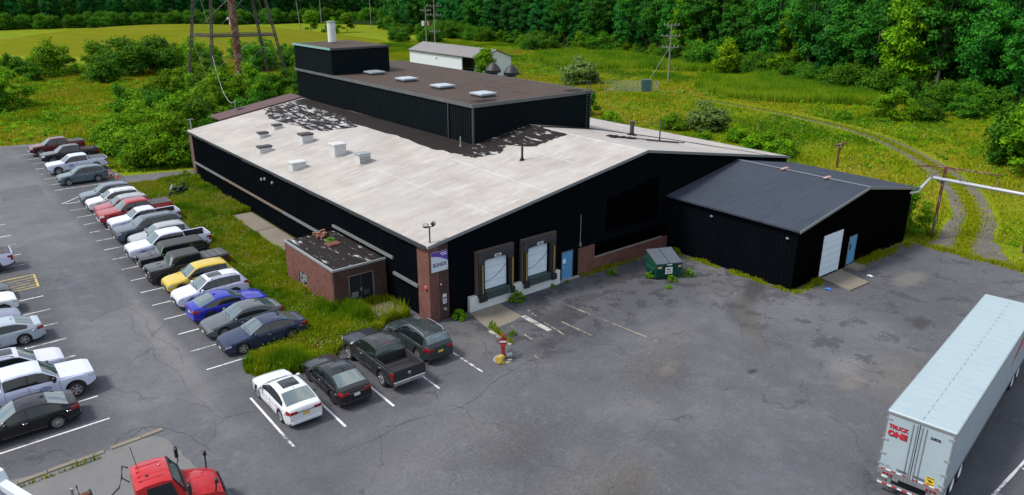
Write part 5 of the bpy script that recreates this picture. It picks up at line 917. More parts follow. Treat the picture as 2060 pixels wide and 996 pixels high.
rp('windscreen_trim', PLASTIC, lambda m: (m.tube([(.26,-.87,2.57),(.26,0,2.615),(.26,.87,2.57),(.66,.98,1.90),(.68,0,1.93),(.66,-.98,1.90),(.26,-.87,2.57)], .035, 6)))
for s in (1,-1):
    rp('door_window', GLASS, lambda m: m.add([(-.75,s*1.085,1.80),(.35,s*1.085,1.80),(.18,s*.945,2.48),(-.72,s*.945,2.48)], [(0,1,2,3)])); rp('mirror_arm', PLASTIC, lambda m: (m.tube([(.55,s*1.05,1.75),(.75,s*1.42,1.85),(.75,s*1.45,2.35)], .03, 6)))
    rp('mirror', PLASTIC, lambda m: m.bbox(.66,.80,s*1.45-.13,s*1.45+.13,2.05,2.50,.04)); rp('hood_mirror', PLASTIC, lambda m: (m.tube([(1.75,s*.92,1.4),(1.80,s*1.12,1.95)], .035, 6), m.bbox(1.73,1.87,s*1.13-.09,s*1.13+.09,1.92,2.12,.03)))
    rp('fender', REDP, lambda m: m.prism([(1.35+.62*math.cos(a), .62+.62*math.sin(a)) for a in [PI*i/10 for i in range(11)]]+[(1.35+.52*math.cos(a), .62+.52*math.sin(a)) for a in [PI*i/10 for i in range(10,-1,-1)]], min(s*.85,s*1.18), max(s*.85,s*1.18), M=Matrix(((1,0,0,0),(0,0,1,0),(0,1,0,0),(0,0,0,1)))))
    heavy_wheel(RT, 1.35, s*1.05, s); heavy_wheel(RT, -3.6, s*1.05, s)
for y in (-.55,-.2,.15,.5): rp('roof_crease', REDP, lambda m: m.box(-.95,-.05,y-.012,y+.012,2.655,2.688))
rp('roof_antenna', PLASTIC, lambda m: m.tube([(-.85,.62,2.6),(-.95,.8,3.5)], .014, 5)); rp('roof_vent', PLASTIC, lambda m: m.bbox(-.68,-.55,-.36,-.24,2.66,2.72,.02)); rp('roof_lamp', flat('lamp_pink', (.45,.12,.25), .3), lambda m: m.bbox(-.12,-.04,.18,.26,2.66,2.73,.02))
rp('hood_scoop', REDP, lambda m: m.add([(.95,.30,1.70),(1.95,.42,1.47),(1.95,.18,1.49),(.95,.0,1.74),(1.6,.30,1.66),(1.6,-.02,1.68),(.95,-.30,1.70),(1.95,-.42,1.47)], [(0,1,4),(0,4,5,3),(4,1,2,5),(3,5,6),(6,5,2,7)]), smooth=25)
rp('grille', PLASTIC, lambda m: m.bbox(2.06,2.16,-.62,.62,.80,1.30,.03)); gq = RT.children[-1]; rp('grille_slat', TRIM, lambda m: [m.box(2.16,2.175,-.6,.6,.84+.09*k,.86+.09*k) for k in range(5)], gq); rp('bumper', TRIMD, lambda m: m.bbox(2.05,2.30,-1.1,1.1,.42,.72,.04))
rp('grab_rail', PLASTIC, lambda m: (m.tube([(-1.18,1.0,2.5),(-1.35,1.3,2.45),(-1.45,1.35,1.9),(-1.6,1.2,1.6),(-2.2,1.1,1.2),(-2.4,1.05,.95)], .035, 6), m.tube([(-1.45,1.35,1.9),(-1.2,1.1,1.75)], .03, 6)))
rp('flatbed', TRIMD, lambda m: m.box(-6.0,-1.35,-1.2,1.0,.85,1.0)); rp('chassis', TRIMD, lambda m: (m.box(-6.0,2.0,-.45,-.33,.55,.8), m.box(-6.0,2.0,.33,.45,.55,.8)))
BWH = m_paint('boom_white', (.60,.66,.72), dirt=.3)
BM = thing('crane_boom','white hydraulic boom end with orange stripes at lower left','crane',(-22.75,-5.1,0),R(-62))
def bmx(name, mat, fn, smooth=None): mb = MB(); fn(mb); return mb.build(name, mat, BM, smooth)
bmx('mast', BWH, lambda m: m.bbox(-.28,.28,-.30,.30,.55,1.95,.06)); bmx('base', TRIMD, lambda m: m.bbox(-.6,.6,-.7,.7,.0,.55,.05)); bmx('knuckle', BWH, lambda m: m.prism([(-.34,1.6),(.30,1.6),(.36,2.1),(.18,2.55),(-.12,2.62),(-.34,2.3)], -.26, .26, M=Matrix(((1,0,0,0),(0,0,1,0),(0,1,0,0),(0,0,0,1))))); bmx('arm', BWH, lambda m: m.box(-.13,.13,-.16,.16,0,4.2,M=Matrix.Translation((.15,0,2.15)) @ Matrix.Rotation(R(103),4,'Y')))
bmx('cylinder', BWH, lambda m: (m.tube([(-.42,.16,1.2),(-.20,.16,2.62)], .10, 10), m.tube([(-.42,-.16,1.2),(-.20,-.16,2.70)], .10, 10)), 40)
for k in range(3): bmx('stripe', flat('stripe_'+('black','orange','tan')[k], ((.03,.03,.05),(.45,.20,.04),(.42,.30,.18))[k], .5), lambda m: m.prism([(-.16+.1*k,1.68),(-.10+.1*k,1.68),(.08+.1*k,2.0),(.02+.1*k,2.0)], -.266, .266, M=Matrix(((1,0,0,0),(0,0,1,0),(0,1,0,0),(0,0,0,1)))))
BK = thing('hitch_jack','rusty brown jack stand with a dark handle at bottom edge','jack',(-20.3,-6.3,0)); 
def bk(name, mat, fn): mb = MB(); fn(mb); return mb.build(name, mat, BK)
bk('post', GREYM, lambda m: m.tube([(-.25,.35,0),(-.25,.35,1.25)], .06, 8)); bk('drum', RUST, lambda m: m.tube([(-.05,.0,.9),(.28,-.06,.95)], .17, 14)); bk('flange', PLASTIC, lambda m: m.tube([(.28,-.06,.95),(.34,-.07,.96)], .22, 14)); bk('handle', PLASTIC, lambda m: m.tube([(-.25,.0,.95),(-.05,.05,1.0),(-.08,.1,1.45)], .035, 6)); bk('stand', TRIMD, lambda m: (m.box(-.35,.4,-.2,.45,0,.06), m.box(-.05,.15,-.1,.1,.06,.85)))

# ================================================================== SMALL THINGS IN THE YARD
HY = thing('fire_hydrant','red fire hydrant post with yellow coupling on the yard','hydrant',(.55,-6.45,0))
def hp(name, mat, fn, smooth=40): mb = MB(); fn(mb); return mb.build(name, mat, HY, smooth)
HRED = flat('hydrant_red', (.26,.022,.022), .5)
hp('post', HRED, lambda m: m.lathe([(.19,0),(.19,.05),(.12,.07),(.11,.85),(.16,.87),(.16,.93),(0,.93)], 16)); hp('indicator_plate', HRED, lambda m: m.prism([(.26*math.cos(PI/4*k+PI/8), 1.12+.24*math.sin(PI/4*k+PI/8)) for k in range(8)], -.04, .04, M=Matrix.Rotation(R(-35),4,'Z') @ Matrix.Rotation(PI/2,4,'X')), 20); hp('plate_band', WHITEP, lambda m: m.box(-.19,.19,-.046,-.041,1.07,1.17,M=Matrix.Rotation(R(-35),4,'Z')), None); hp('cap', HRED, lambda m: m.lathe([(.06,1.34),(.06,1.46),(.10,1.47),(.09,1.55),(0,1.56)], 12))
hp('base_ring', CONC, lambda m: m.lathe([(.55,0),(.52,.05),(0,.055)], 20)); hp('yellow_coupling', YPAINT, lambda m: (m.tube([(-.15,-.12,.25),(-.52,-.28,.25)], .17, 12), m.tube([(-.50,-.27,.25),(-.56,-.30,.25)], .21, 12), m.tube([(-.30,-.2,.1),(-.36,-.5,.1)], .10, 10))); hp('grey_coupling', GREYM, lambda m: m.tube([(.15,-.08,.22),(.48,-.16,.22)], .13, 12)); hp('valve_wheel', PLASTIC, lambda m: m.lathe([(.18,.08),(.2,.1),(.18,.12),(.16,.1),(.18,.08)], 14, Matrix.Translation((.2,-.35,0))))
# dumpster
DU = thing('dumpster','dark green steel dumpster with two ribbed grey lids','dumpster',(17.35,-3.65,0),R(-24))
def dp(name, mat, fn, parent=None): mb = MB(); fn(mb); return mb.build(name, mat, parent or DU)
DG = m_cladding('dumpster_green', (.012,.060,.042), .3)
dp('bin', DG, lambda m: m.add([(-.95,-.85,.12),(.95,-.85,.12),(.95,.8,.12),(-.95,.8,.12),(-.95,-.95,1.15),(.95,-.95,1.15),(.95,.85,1.62),(-.95,.85,1.62)], [(3,2,1,0),(0,1,5,4),(1,2,6,5),(2,3,7,6),(3,0,4,7)]))
dp('rim', DG, lambda m: (m.box(-1.0,1.0,-1.0,-.93,1.07,1.17), m.box(-1.0,-.955,-.93,.85,1.05,1.13), m.box(.955,1.0,-.93,.85,1.05,1.13)))
for s in (1,-1):
    dp('fork_sleeve', DG, lambda m: m.bbox(min(s*.952,s*1.12),max(s*.952,s*1.12),-.75,.5,.55,.80,.03)); l = dp('lid', flat('lid_grey', (.045,.055,.075), .55), lambda m: m.add([(s*.02,-1.0,1.18),(s*1.0,-1.0,1.18),(s*1.0,.9,1.67),(s*.02,.9,1.67),(s*.02,-1.0,1.22),(s*1.0,-1.0,1.22),(s*1.0,.9,1.71),(s*.02,.9,1.71)], [(3,2,1,0),(4,5,6,7),(0,1,5,4),(1,2,6,5),(2,3,7,6),(3,0,4,7)] if s > 0 else [(0,1,2,3),(7,6,5,4),(4,5,1,0),(5,6,2,1),(6,7,3,2),(7,4,0,3)]))
    for k in range(8): x = s*(.10+.115*k); dp('lid_rib', flat('lid_rib_grey', (.12,.14,.175), .5), lambda m: m.add([(x-.025,-.97,1.23),(x+.025,-.97,1.23),(x+.025,.86,1.702),(x-.025,.86,1.702),(x-.018,-.95,1.26),(x+.018,-.95,1.26),(x+.018,.84,1.735),(x-.018,.84,1.735)], [(4,5,6,7),(0,1,5,4),(1,2,6,5),(2,3,7,6),(3,0,4,7)]), l)
q = dp('company_sign', WHITEP, lambda m: m.box(-.27,.27,-.957,-.935,.42,.92)); dp('sign_print', flat('sign_green', (.03,.14,.10), .5), lambda m: (m.box(-.18,-.11,-.962,-.958,.68,.82), m.box(-.10,-.03,-.962,-.958,.68,.82), m.box(-.02,.05,-.962,-.958,.68,.82)), q); dp('sign_print', flat('sign_gold', (.50,.36,.10), .5), lambda m: m.box(.06,.16,-.962,-.958,.68,.82), q); dp('sign_print', TRIMD, lambda m: m.box(-.2,.2,-.962,-.958,.53,.59), q)
for x, w in ((-.72,.16),(.80,.10)): dp('warning_sticker', flat('sticker_tan', (.50,.38,.18), .6), lambda m: m.box(x-w,x+w,-.975,-.955,.86,1.02))
dp('latch_plate', WHITEP, lambda m: m.box(-.2,.2,-1.008,-1.002,1.09,1.15))
# motorcycle under grass side
MC = thing('motorcycle','black motorcycle parked on the grass beside the warehouse','motorcycle',(-3.6,39.5,.05),R(205))
def mp_(name, mat, fn, smooth=40, parent=None): mb = MB(); fn(mb); return mb.build(name, mat, parent or MC, smooth)
wt = MB(); wt.lathe([(.22,-.06),(.30,-.065),(.33,-.03),(.33,.03),(.30,.065),(.22,.06)], 20, Matrix.Rotation(PI/2,4,'X')); wtm = wt.mesh('wheel', TYRE, 40); wh = MB(); wh.lathe([(.23,.03),(.20,.05),(.05,.06),(0,.06)], 16, Matrix.Rotation(PI/2,4,'X')); whm = wh.mesh('rim', RIMS, 40)
for x in (-.72,.78): o = link('wheel', wtm, MC); o.location = (x,0,.33); link('rim', whm, o)
mp_('frame', PLASTIC, lambda m: (m.tube([(.62,0,.95),(.2,0,.62),(-.2,0,.35),(-.72,0,.33)], .05, 6), m.tube([(.55,0,.85),(.1,0,.25),(-.3,0,.28)], .04, 6))); mp_('engine', RIMD, lambda m: m.bbox(-.22,.28,-.2,.2,.22,.62,.06), 20); mp_('fuel_tank', m_paint('bike_black', (.03,.03,.045)), lambda m: m.add([(.05,0,.98),(.5,.0,.95)]+[(x,w*math.cos(a),.86+h*math.sin(a)) for x,w,h in ((.12,.13,.12),(.3,.18,.15),(.45,.14,.12)) for a in [2*PI*i/10 for i in range(10)]], [(0,2+i,2+(i+1)%10) for i in range(10)]+[(2+10*r+i,2+10*r+10+i,2+10*r+10+(i+1)%10,2+10*r+(i+1)%10) for r in range(2) for i in range(10)]+[(1,22+(i+1)%10,22+i) for i in range(10)]), 60)
mp_('seat', PLASTIC, lambda m: m.bbox(-.72,.06,-.17,.17,.74,.88,.06), 30); mp_('fork', CHROME, lambda m: (m.tube([(.62,.09,1.0),(.78,.09,.33)], .03, 6), m.tube([(.62,-.09,1.0),(.78,-.09,.33)], .03, 6))); mp_('handlebar', PLASTIC, lambda m: m.tube([(.42,.42,1.12),(.60,.18,1.06),(.60,-.18,1.06),(.42,-.42,1.12)], .022, 6)); mp_('windshield', GLASSF, lambda m: m.add([(.70,-.14,1.02),(.70,.14,1.02),(.56,.11,1.30),(.56,-.11,1.30)], [(0,1,2,3)]), None); mp_('headlight', LAMPW, lambda m: m.tube([(.66,0,.93),(.80,0,.93)], .10, 12)); mp_('saddlebag', PLASTIC, lambda m: (m.bbox(-.95,-.40,.16,.38,.38,.72,.06), m.bbox(-.95,-.40,-.38,-.16,.38,.72,.06)), 20); mp_('exhaust', CHROME, lambda m: m.tube([(.15,-.2,.3),(-.3,-.24,.25),(-.95,-.26,.30)], .05, 8)); mp_('backrest', PLASTIC, lambda m: m.box(-.80,-.72,-.15,.15,.85,1.25), None)
for i, (x, y) in enumerate(((-6.5,51.1),(-6.9,52.2))):
    t = thing('traffic_cone','faded orange traffic cone by the access lane, '+('nearer one','farther one')[i],'cone',(x,y,0),i*.6,'orange cones'); mb = MB(); mb.lathe([(.15,.04),(.035,.72),(0,.72)], 16); mb.build('cone', flat('cone_orange', (.55,.11,.03), .6), t, 40); mb = MB(); mb.bbox(-.2,.2,-.2,.2,0,.04,.01); mb.build('base', flat('cone_orange', (.55,.11,.03), .6), t); mb = MB(); mb.lathe([(.108,.34),(.081,.50)], 16); mb.build('stripe', WHITEP, t, 40)
t = thing('rubbish_pile','pale broken boards lying on weedy ground by the access lane','debris',(-2.6,47.6,0)); 
for k in range(7): mb = MB(); mb.box(-.5,.5,-.07,.07,0,.03); o = mb.build('board', WOOD, t); o.location = (random.uniform(-.6,.9),random.uniform(-.4,.4),.05+.035*k); o.rotation_euler = (random.uniform(-.1,.1),random.uniform(-.1,.1),random.uniform(0,3))
for i, (x, y, c, l) in enumerate(((24.0,-12.6,(.03,.18,.55),'crushed blue plastic scrap beside the shed apron'),(28.6,-13.2,(.6,.62,.66),'white paper scrap on asphalt near the blue shed door'),(-15.3,76.4,(.7,.7,.68),'pale plastic bag at the grassy far edge of the lot'))):
    mb = MB(); r = random.Random(i); P = [(r.uniform(.14,.26)*math.cos(a), r.uniform(.14,.26)*math.sin(a), r.uniform(.02,.10)) for a in [2*PI*k/9 for k in range(9)]]; mb.add(P+[(0,0,.16)], [(k,(k+1)%9,9) for k in range(9)]); o = mb.build('litter', flat('litter_%d' % i, c, .5)); o.location = (x,y,0); tag(o, l, 'litter')
# pipe bridge on the right
PB = thing('pipe_bridge','silver overhead pipe on rusty steel posts leaving the shed gable','pipe',(38.4,-11.4,0))
def pb(name, mat, fn, smooth=40): mb = MB(); fn(mb); return mb.build(name, mat, PB, smooth)
pb('pipe', flat('lagging_silver', (.50,.52,.53), .35, .5), lambda m: (m.tube([(-.6,.4,4.1),(.2,.1,4.1),(1.9,-.1,5.05),(3.2,-5.6,4.75),(4.6,-14.5,4.45),(7,-30,4.2)], .15, 12)))
for k in range(6): a = k/6; pb('pipe_band', TRIMD, lambda m: m.tube([(2.1+1.2*a*2,-.8-5*a*2,5.0-.25*a*2),(2.13+1.2*a*2,-.92-5*a*2,4.995-.25*a*2)], .17, 12))
for x, y, h in ((2.2,-.9,5.0),(4.5,-6.8,4.7),(6.0,-22,4.3)):
    pb('post', RUST, lambda m: (m.box(x-.09,x+.09,y-.02,y+.02,-.06,h+.9), m.box(x-.09,x-.05,y-.09,y+.09,-.06,h+.9), m.box(x+.05,x+.09,y-.09,y+.09,-.06,h+.9)), None)
pb('hanger_frame', RUST, lambda m: (m.tube([(1.2,.9,5.95),(2.4,-1.0,5.95),(3.7,-4.4,5.75)], .06, 6), m.tube([(1.2,.9,5.95),(2.2,-.9,4.6)], .05, 6), m.tube([(2.4,-1.0,5.95),(1.6,.2,5.0)], .05, 6), m.tube([(2.7,-2.0,5.9),(2.45,-2.0,4.95)], .03, 6), m.tube([(3.6,-4.3,5.75),(3.0,-4.4,4.8)], .03, 6), m.tube([(1.5,-2.2,5.9),(3.2,-.2,5.9)], .05, 6)))
DT = thing('dead_snag','dark T shaped steel stub standing behind the shed roof','post',(58.0,5.5,0)); mb = MB(); mb.tube([(0,0,-.06),(0,0,2.6)], .14, 8); mb.build('post', RUST, DT); mb = MB(); mb.box(-1.0,1.3,-.1,.1,2.5,2.65); mb.tube([(0,0,1.6),(.9,0,2.55)], .08, 6); mb.build('arm', RUST, DT)
# ================================================================== WATER TOWER LEGS
WT = thing('water_tower','tall lattice tower legs around a thick rusty standpipe','tower',(27,106,0))
def wp(name, mat, fn, parent=None): mb = MB(); fn(mb); return mb.build(name, mat, parent or WT)
wp('riser', RUST, lambda m: m.tube([(0,0,-.1),(0,0,8),(0,0,16),(0,0,24)], .66, 20)); rs_ = WT.children[-1]
for z in (3,5.5,8,10.5,13,15.5): wp('pipe_flange', RUST, lambda m: m.tube([(0,0,z),(0,0,z+.18)], .74, 20), rs_)
HT = 24; legs = []
import itertools
def cdir(u, v): # helper: right/forward in plan
    r = Vector((.7784,-.6278)); f = Vector((.6278,.7784)); return r*u+f*v
for u, v in ((-9.4,-1.8),(-3.2,-6.0),(4.3,4.2),(9.4,-.6)):
    b = cdir(u, v); tq = cdir(u*.52, v*.52); legs.append((b, tq))
    def lg(m):
        N = 14
        for k in range(4):
            o = cdir((-.17,.17,.17,-.17)[k], (-.17,-.17,.17,.17)[k]); m.tube([(b.x+o.x,b.y+o.y,-.1),(tq.x+o.x,tq.y+o.y,HT)], .06, 5)
        for i in range(N*3):
            z0, z1 = HT*i/(N*3), HT*(i+1)/(N*3)
            for k in range(4):
                o1 = cdir((-.17,.17,.17,-.17)[k], (-.17,-.17,.17,.17)[k]); o2 = cdir((-.17,.17,.17,-.17)[(k+1)%4], (-.17,-.17,.17,.17)[(k+1)%4]); 
                if i % 2: o1, o2 = o2, o1
                p = b+(tq-b)*(z0/HT)+o1; q = b+(tq-b)*(z1/HT)+o2; m.tube([(p.x,p.y,z0),(q.x,q.y,z1)], .035, 4, cap=False)
    wp('leg', STEELD, lg)
ZS = 10.4
for i, j in ((0,1),(1,3),(3,2),(2,0)):
    a = legs[i][0]+(legs[i][1]-legs[i][0])*(ZS/HT); b = legs[j][0]+(legs[j][1]-legs[j][0])*(ZS/HT); wp('strut', STEELD, lambda m: (m.tube([(a.x,a.y,ZS),(b.x,b.y,ZS)], .16, 6), m.tube([(a.x,a.y,ZS+.3),(b.x,b.y,ZS+.3)], .06, 5)))
    a0, b0 = legs[i][0], legs[j][0]; wp('tie_rod', TRIM, lambda m: (m.tube([(a.x,a.y,ZS),(b0.x,b0.y,.3)], .018, 4), m.tube([(b.x,b.y,ZS),(a0.x,a0.y,.3)], .018, 4))); a2 = legs[i][0]+(legs[i][1]-legs[i][0])*(20/HT); b2 = legs[j][0]+(legs[j][1]-legs[j][0])*(20/HT); wp('tie_rod', TRIM, lambda m: (m.tube([(a.x,a.y,ZS),(b2.x,b2.y,20)], .018, 4), m.tube([(b.x,b.y,ZS),(a2.x,a2.y,20)], .018, 4)))
pc = legs[1][0]+(legs[1][1]-legs[1][0])*(7.5/HT)
mb = MB(); p0, p1 = Vector((pc.x+27, pc.y+106, 7.2)), Vector((6.2, 49.1, 7.1)); mb.tube([p0.lerp(p1, i/16)-Vector((0,0,2.6*(1-(2*i/16-1)**2))) for i in range(17)], .035, 5); tag(mb.build('power_cable', flat('cable_pale', (.30,.32,.28), .6)), 'pale cable sagging from the tower leg to the lean-to roof', 'cable')
# ================================================================== UTILITY POLES
def pole(x, y, h, label, arms=(), r=.17, transformers=False, lean=0.0, guy=False):
    t = thing('utility_pole', label, 'utility pole', (x,y,-.06), R(-39), 'utility poles'); mb = MB(); mb.tube([(0,0,0),(lean*.5,0,h*.5),(lean,0,h)], r, 8, r2=r*.6); mb.build('pole', POLEW, t, 60)
    for z, w in arms:
        mb = MB(); mb.box(-w,w,-.07,.07,z-.07,z+.07); mb.tube([(-w*.55,.0,z),(0,0,z-.7)], .03, 4); mb.tube([(w*.55,.0,z),(0,0,z-.7)], .03, 4); a = mb.build('crossarm', POLEW, t)
        for s in (-.92,-.45,.45,.92): mb = MB(); mb.lathe([(.05,.07),(.09,.15),(.07,.2),(.1,.28),(.06,.36),(0,.36)], 8, Matrix.Translation((w*s,0,z))); mb.build('insulator', GREYM, a)
    if transformers:
        for s, m in ((-1, flat('transformer_white', (.55,.60,.66), .5)), (1, flat('transformer_rust', (.30,.16,.12), .7))): mb = MB(); mb.tube([(s*.75,0,h*.60),(s*.75,0,h*.60+1.3)], .42, 12); mb.build('transformer', m, t, 40); mb = MB(); mb.box(min(0,s*.75),max(0,s*.75),-.06,.06,h*.60+1.0,h*.60+1.1); mb.build('bracket', POLEW, t)
    if guy: mb = MB(); mb.tube([(0,0,h*.62),(-4.5,-1.5,0)], .03, 4); mb.build('guy_wire', GREYM, t); mb = MB(); mb.tube([(-4.5,-1.5,0),(-3.7,-1.22,1.35)], .05, 5); mb.build('guy_marker', YPAINT, t)
    return t
pole(101,66,11.7,'tall pole with three crossarms in front of the wood',((11.3,1.6),(9.2,1.9),(7.0,1.7)),guy=True); pole(97.3,151.7,12.6,'pole carrying pale and rusty transformers behind the white shed',((11.7,1.5),),transformers=True); pole(103,156,15.5,'slim crossarm pole right of the transformer pole',((15.0,1.9),(12.7,2.2),(10.2,2.2),(5.5,1.6)))
pole(108,262,17,'leaning bare pole left of the small bright tree',(),lean=-1.2); pole(120,268,20,'bare far pole directly above the bright tree',((17,1.4),)); pole(140,262,20,'crossarm far pole left above the flue',((19,1.4),(17,1.4))); pole(152,262,20,'rightmost far pole above the flue',((18.5,1.2),)) 
t = thing('vent_gooseneck','white gooseneck vent pipe on top of the mound','vent pipe',(62,210,6.6)); mb = MB(); mb.tube([(0,0,-.4),(0,0,1.7),(-.25,0,2.0),(-.6,0,2.0),(-.75,0,1.7),(-.75,0,1.4)], .2, 8); mb.build('pipe', WHITEP, t, 40); mb = MB(); mb.lathe([(.5,0),(.5,.1),(0,.1)], 12); mb.build('base', CONC, t)
# chain-link enclosure in the field
CF = thing('chainlink_fence','grey chain-link enclosure standing in the field by the track','fence',(84.5,61,0),R(-39))
for k in range(6): mb = MB(); mb.tube([(0,0,-.06),(0,0,2.0)], .05, 6); mb.build('post', GREYM, CF).location = (-5+2*k,0,0)
mb = MB(); mb.tube([(-5,0,1.95),(5,0,1.95)], .03, 5); mb.build('top_rail', GREYM, CF); mb = MB()
for k in range(60): x = -5+k*.166; mb.tube([(x,0,0),(min(5,x+1.9),0,1.9 if x+1.9 <= 5 else 5-x)], .007, 3, cap=False); mb.tube([(min(5,x+1.9),.01,0 if x+1.9 <= 5 else x+1.9-5),(x,.01,1.9)], .007, 3, cap=False)
mb.build('mesh', GREYM, CF); 
t = thing('utility_cabinet','dark teal cabinet inside the chain-link enclosure','cabinet',(87.0,59.6,-.06),R(-39)); mb = MB(); mb.bbox(-.9,.9,-.6,.6,0,2.3,.05); mb.build('body', flat('cabinet_teal', (.03,.09,.085), .5), t); mb = MB(); mb.box(-.85,-.03,-.62,-.605,.15,2.2); mb.box(.03,.85,-.62,-.605,.15,2.2); mb.build('door', flat('cabinet_teal', (.03,.09,.085), .5), t)
# far guard rail beyond the trailer
t = thing('guard_rail','low tan timber guard rail beyond the trailer roof','rail',(24.2,-22.4,0),R(-60)); mb = MB(); mb.box(-.6,7,-.08,.08,.55,.85); mb.build('beam', flat('rail_tan', (.36,.32,.25), .8), t)
for k in range(4): mb = MB(); mb.box(-.1,.1,.085,.25,0,.85); mb.build('post', WOOD, t).location = (.2+2.1*k,0,0)

# ================================================================== VEGETATION
def quads(name, c, nrm, size, tint, mat, parent=None, aspect=.62):
    """leaf mesh: one rhombus per centre"""
    n = len(c); nrm = nrm/np.maximum(1e-6, np.linalg.norm(nrm, axis=1))[:,None]; a = rng.normal(size=(n,3)); u = np.cross(nrm, a); u /= np.maximum(1e-6, np.linalg.norm(u, axis=1))[:,None]; w = np.cross(nrm, u); s = size[:,None]
    V = np.stack([c-u*s, c+w*s*aspect+nrm*s*.15, c+u*s, c-w*s*aspect+nrm*s*.15], 1).reshape(-1,3)
    me = bpy.data.meshes.new(name); me.vertices.add(4*n); me.vertices.foreach_set('co', V.astype(np.float32).ravel()); me.loops.add(4*n); me.loops.foreach_set('vertex_index', np.arange(4*n, dtype=np.int32)); me.polygons.add(n); me.polygons.foreach_set('loop_start', np.arange(0,4*n,4,dtype=np.int32)); me.polygons.foreach_set('loop_total', np.full(n,4,dtype=np.int32))
    at = me.attributes.new('tint','FLOAT','POINT'); at.data.foreach_set('value', np.repeat(tint,4).astype(np.float32)); me.materials.append(mat); me.update(); me.validate(); return me
def crown(name, h, rx, z0, nl, lobes, leaf, mat, shape='round', lobe_r=(.9,1.7)):
    """leaf clumps: lobes scattered through the crown, leaves on their shells"""
    C = []; 
    for _ in range(lobes):
        while True:
            p = rng.uniform(-1,1,3)
            if p@p < 1 and p@p > .12: break
        t = (p[2]+1)/2
        if shape == 'cone': k = 1.08-t*.85
        elif shape == 'tall': k = .62+.38*math.sin(PI*min(1,t*1.05))
        else: k = 1.0
        if shape == 'dome': p[2] = abs(p[2]); t = p[2]*.97
        C.append((p[0]*rx*k, p[1]*rx*k, z0+t*(h-z0)))
    C = np.array(C); r = rng.uniform(*lobe_r, lobes); li = rng.integers(0, lobes, nl); d = rng.normal(size=(nl,3)); d[:,2] = d[:,2]*.8+.25; d /= np.linalg.norm(d, axis=1)[:,None]
    pos = C[li]+d*(r[li]*np.abs(rng.normal(.86,.24,nl)))[:,None]*np.array([1,1,.75]); pos[:,2] = np.maximum(pos[:,2], .05)
    nr = d+rng.normal(size=(nl,3))*.55+np.array([0,0,.35]); lt = rng.uniform(0,1,lobes)
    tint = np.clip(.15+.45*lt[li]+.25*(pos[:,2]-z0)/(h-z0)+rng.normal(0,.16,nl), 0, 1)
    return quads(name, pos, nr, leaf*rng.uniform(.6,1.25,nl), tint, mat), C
def trunk(name, h, r, C, mat, limbs=9, lean=.3):
    mb = MB(); top = (random.uniform(-lean,lean), random.uniform(-lean,lean), h*.86); mb.tube([(0,0,-.15),(top[0]*.3,top[1]*.3,h*.35),(top[0]*.7,top[1]*.7,h*.6),top], r, 8, r2=r*.25)
    for k in range(min(limbs, len(C))):
        p = C[k]; zz = max(.5, min(h*.7, p[2]*.62)); f = zz/h; mb.tube([(top[0]*f,top[1]*f,zz),(p[0]*.5,p[1]*.5,(zz+p[2])/2+.1),(p[0]*.92,p[1]*.92,p[2])], r*.38, 5, r2=r*.08)
    return mb.mesh(name, mat, 60)
PR = {}
def proto(key, h, rx, z0, nl, lobes, leaf, mat, shape='round', lobe_r=(.9,1.7), tr=.2, bark=BARK):
    cm, C = crown('crown', h, rx, z0, nl, lobes, leaf, mat, shape, lobe_r); PR[key] = (cm, trunk('trunk', h, tr, C, bark))
FM = [LEAF_A, LEAF_A, LEAF_B, LEAF_A, LEAF_C, LEAF_B, LEAF_A, LEAF_D]
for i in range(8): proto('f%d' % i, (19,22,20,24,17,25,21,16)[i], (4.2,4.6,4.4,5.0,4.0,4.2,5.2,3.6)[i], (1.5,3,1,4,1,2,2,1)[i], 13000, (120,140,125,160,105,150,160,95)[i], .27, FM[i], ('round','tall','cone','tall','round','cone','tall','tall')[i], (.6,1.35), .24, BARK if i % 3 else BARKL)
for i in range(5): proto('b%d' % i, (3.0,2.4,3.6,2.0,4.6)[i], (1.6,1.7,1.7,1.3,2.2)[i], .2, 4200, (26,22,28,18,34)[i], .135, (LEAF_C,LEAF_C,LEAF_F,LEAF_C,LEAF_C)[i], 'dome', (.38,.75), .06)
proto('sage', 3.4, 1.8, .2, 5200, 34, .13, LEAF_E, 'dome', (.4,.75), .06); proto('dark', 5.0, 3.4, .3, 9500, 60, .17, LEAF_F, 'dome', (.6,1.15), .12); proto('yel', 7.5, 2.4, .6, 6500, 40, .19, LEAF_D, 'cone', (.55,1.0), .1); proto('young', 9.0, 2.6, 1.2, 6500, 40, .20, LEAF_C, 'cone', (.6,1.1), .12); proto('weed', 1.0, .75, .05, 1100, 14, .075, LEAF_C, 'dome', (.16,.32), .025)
def plant(key, name, label, cat, x, y, s=1.0, sz=None, group=None, z=-.06):
    t = thing(name, label, cat, (x,y,z), random.uniform(0,6.28), group); t.scale = (s,s,sz or s); cm, tm_ = PR[key]; link('crown' if key[0] in 'fyd' else 'foliage', cm, t); link('trunk' if key[0] in 'fyd' else 'stem', tm_, t); return t
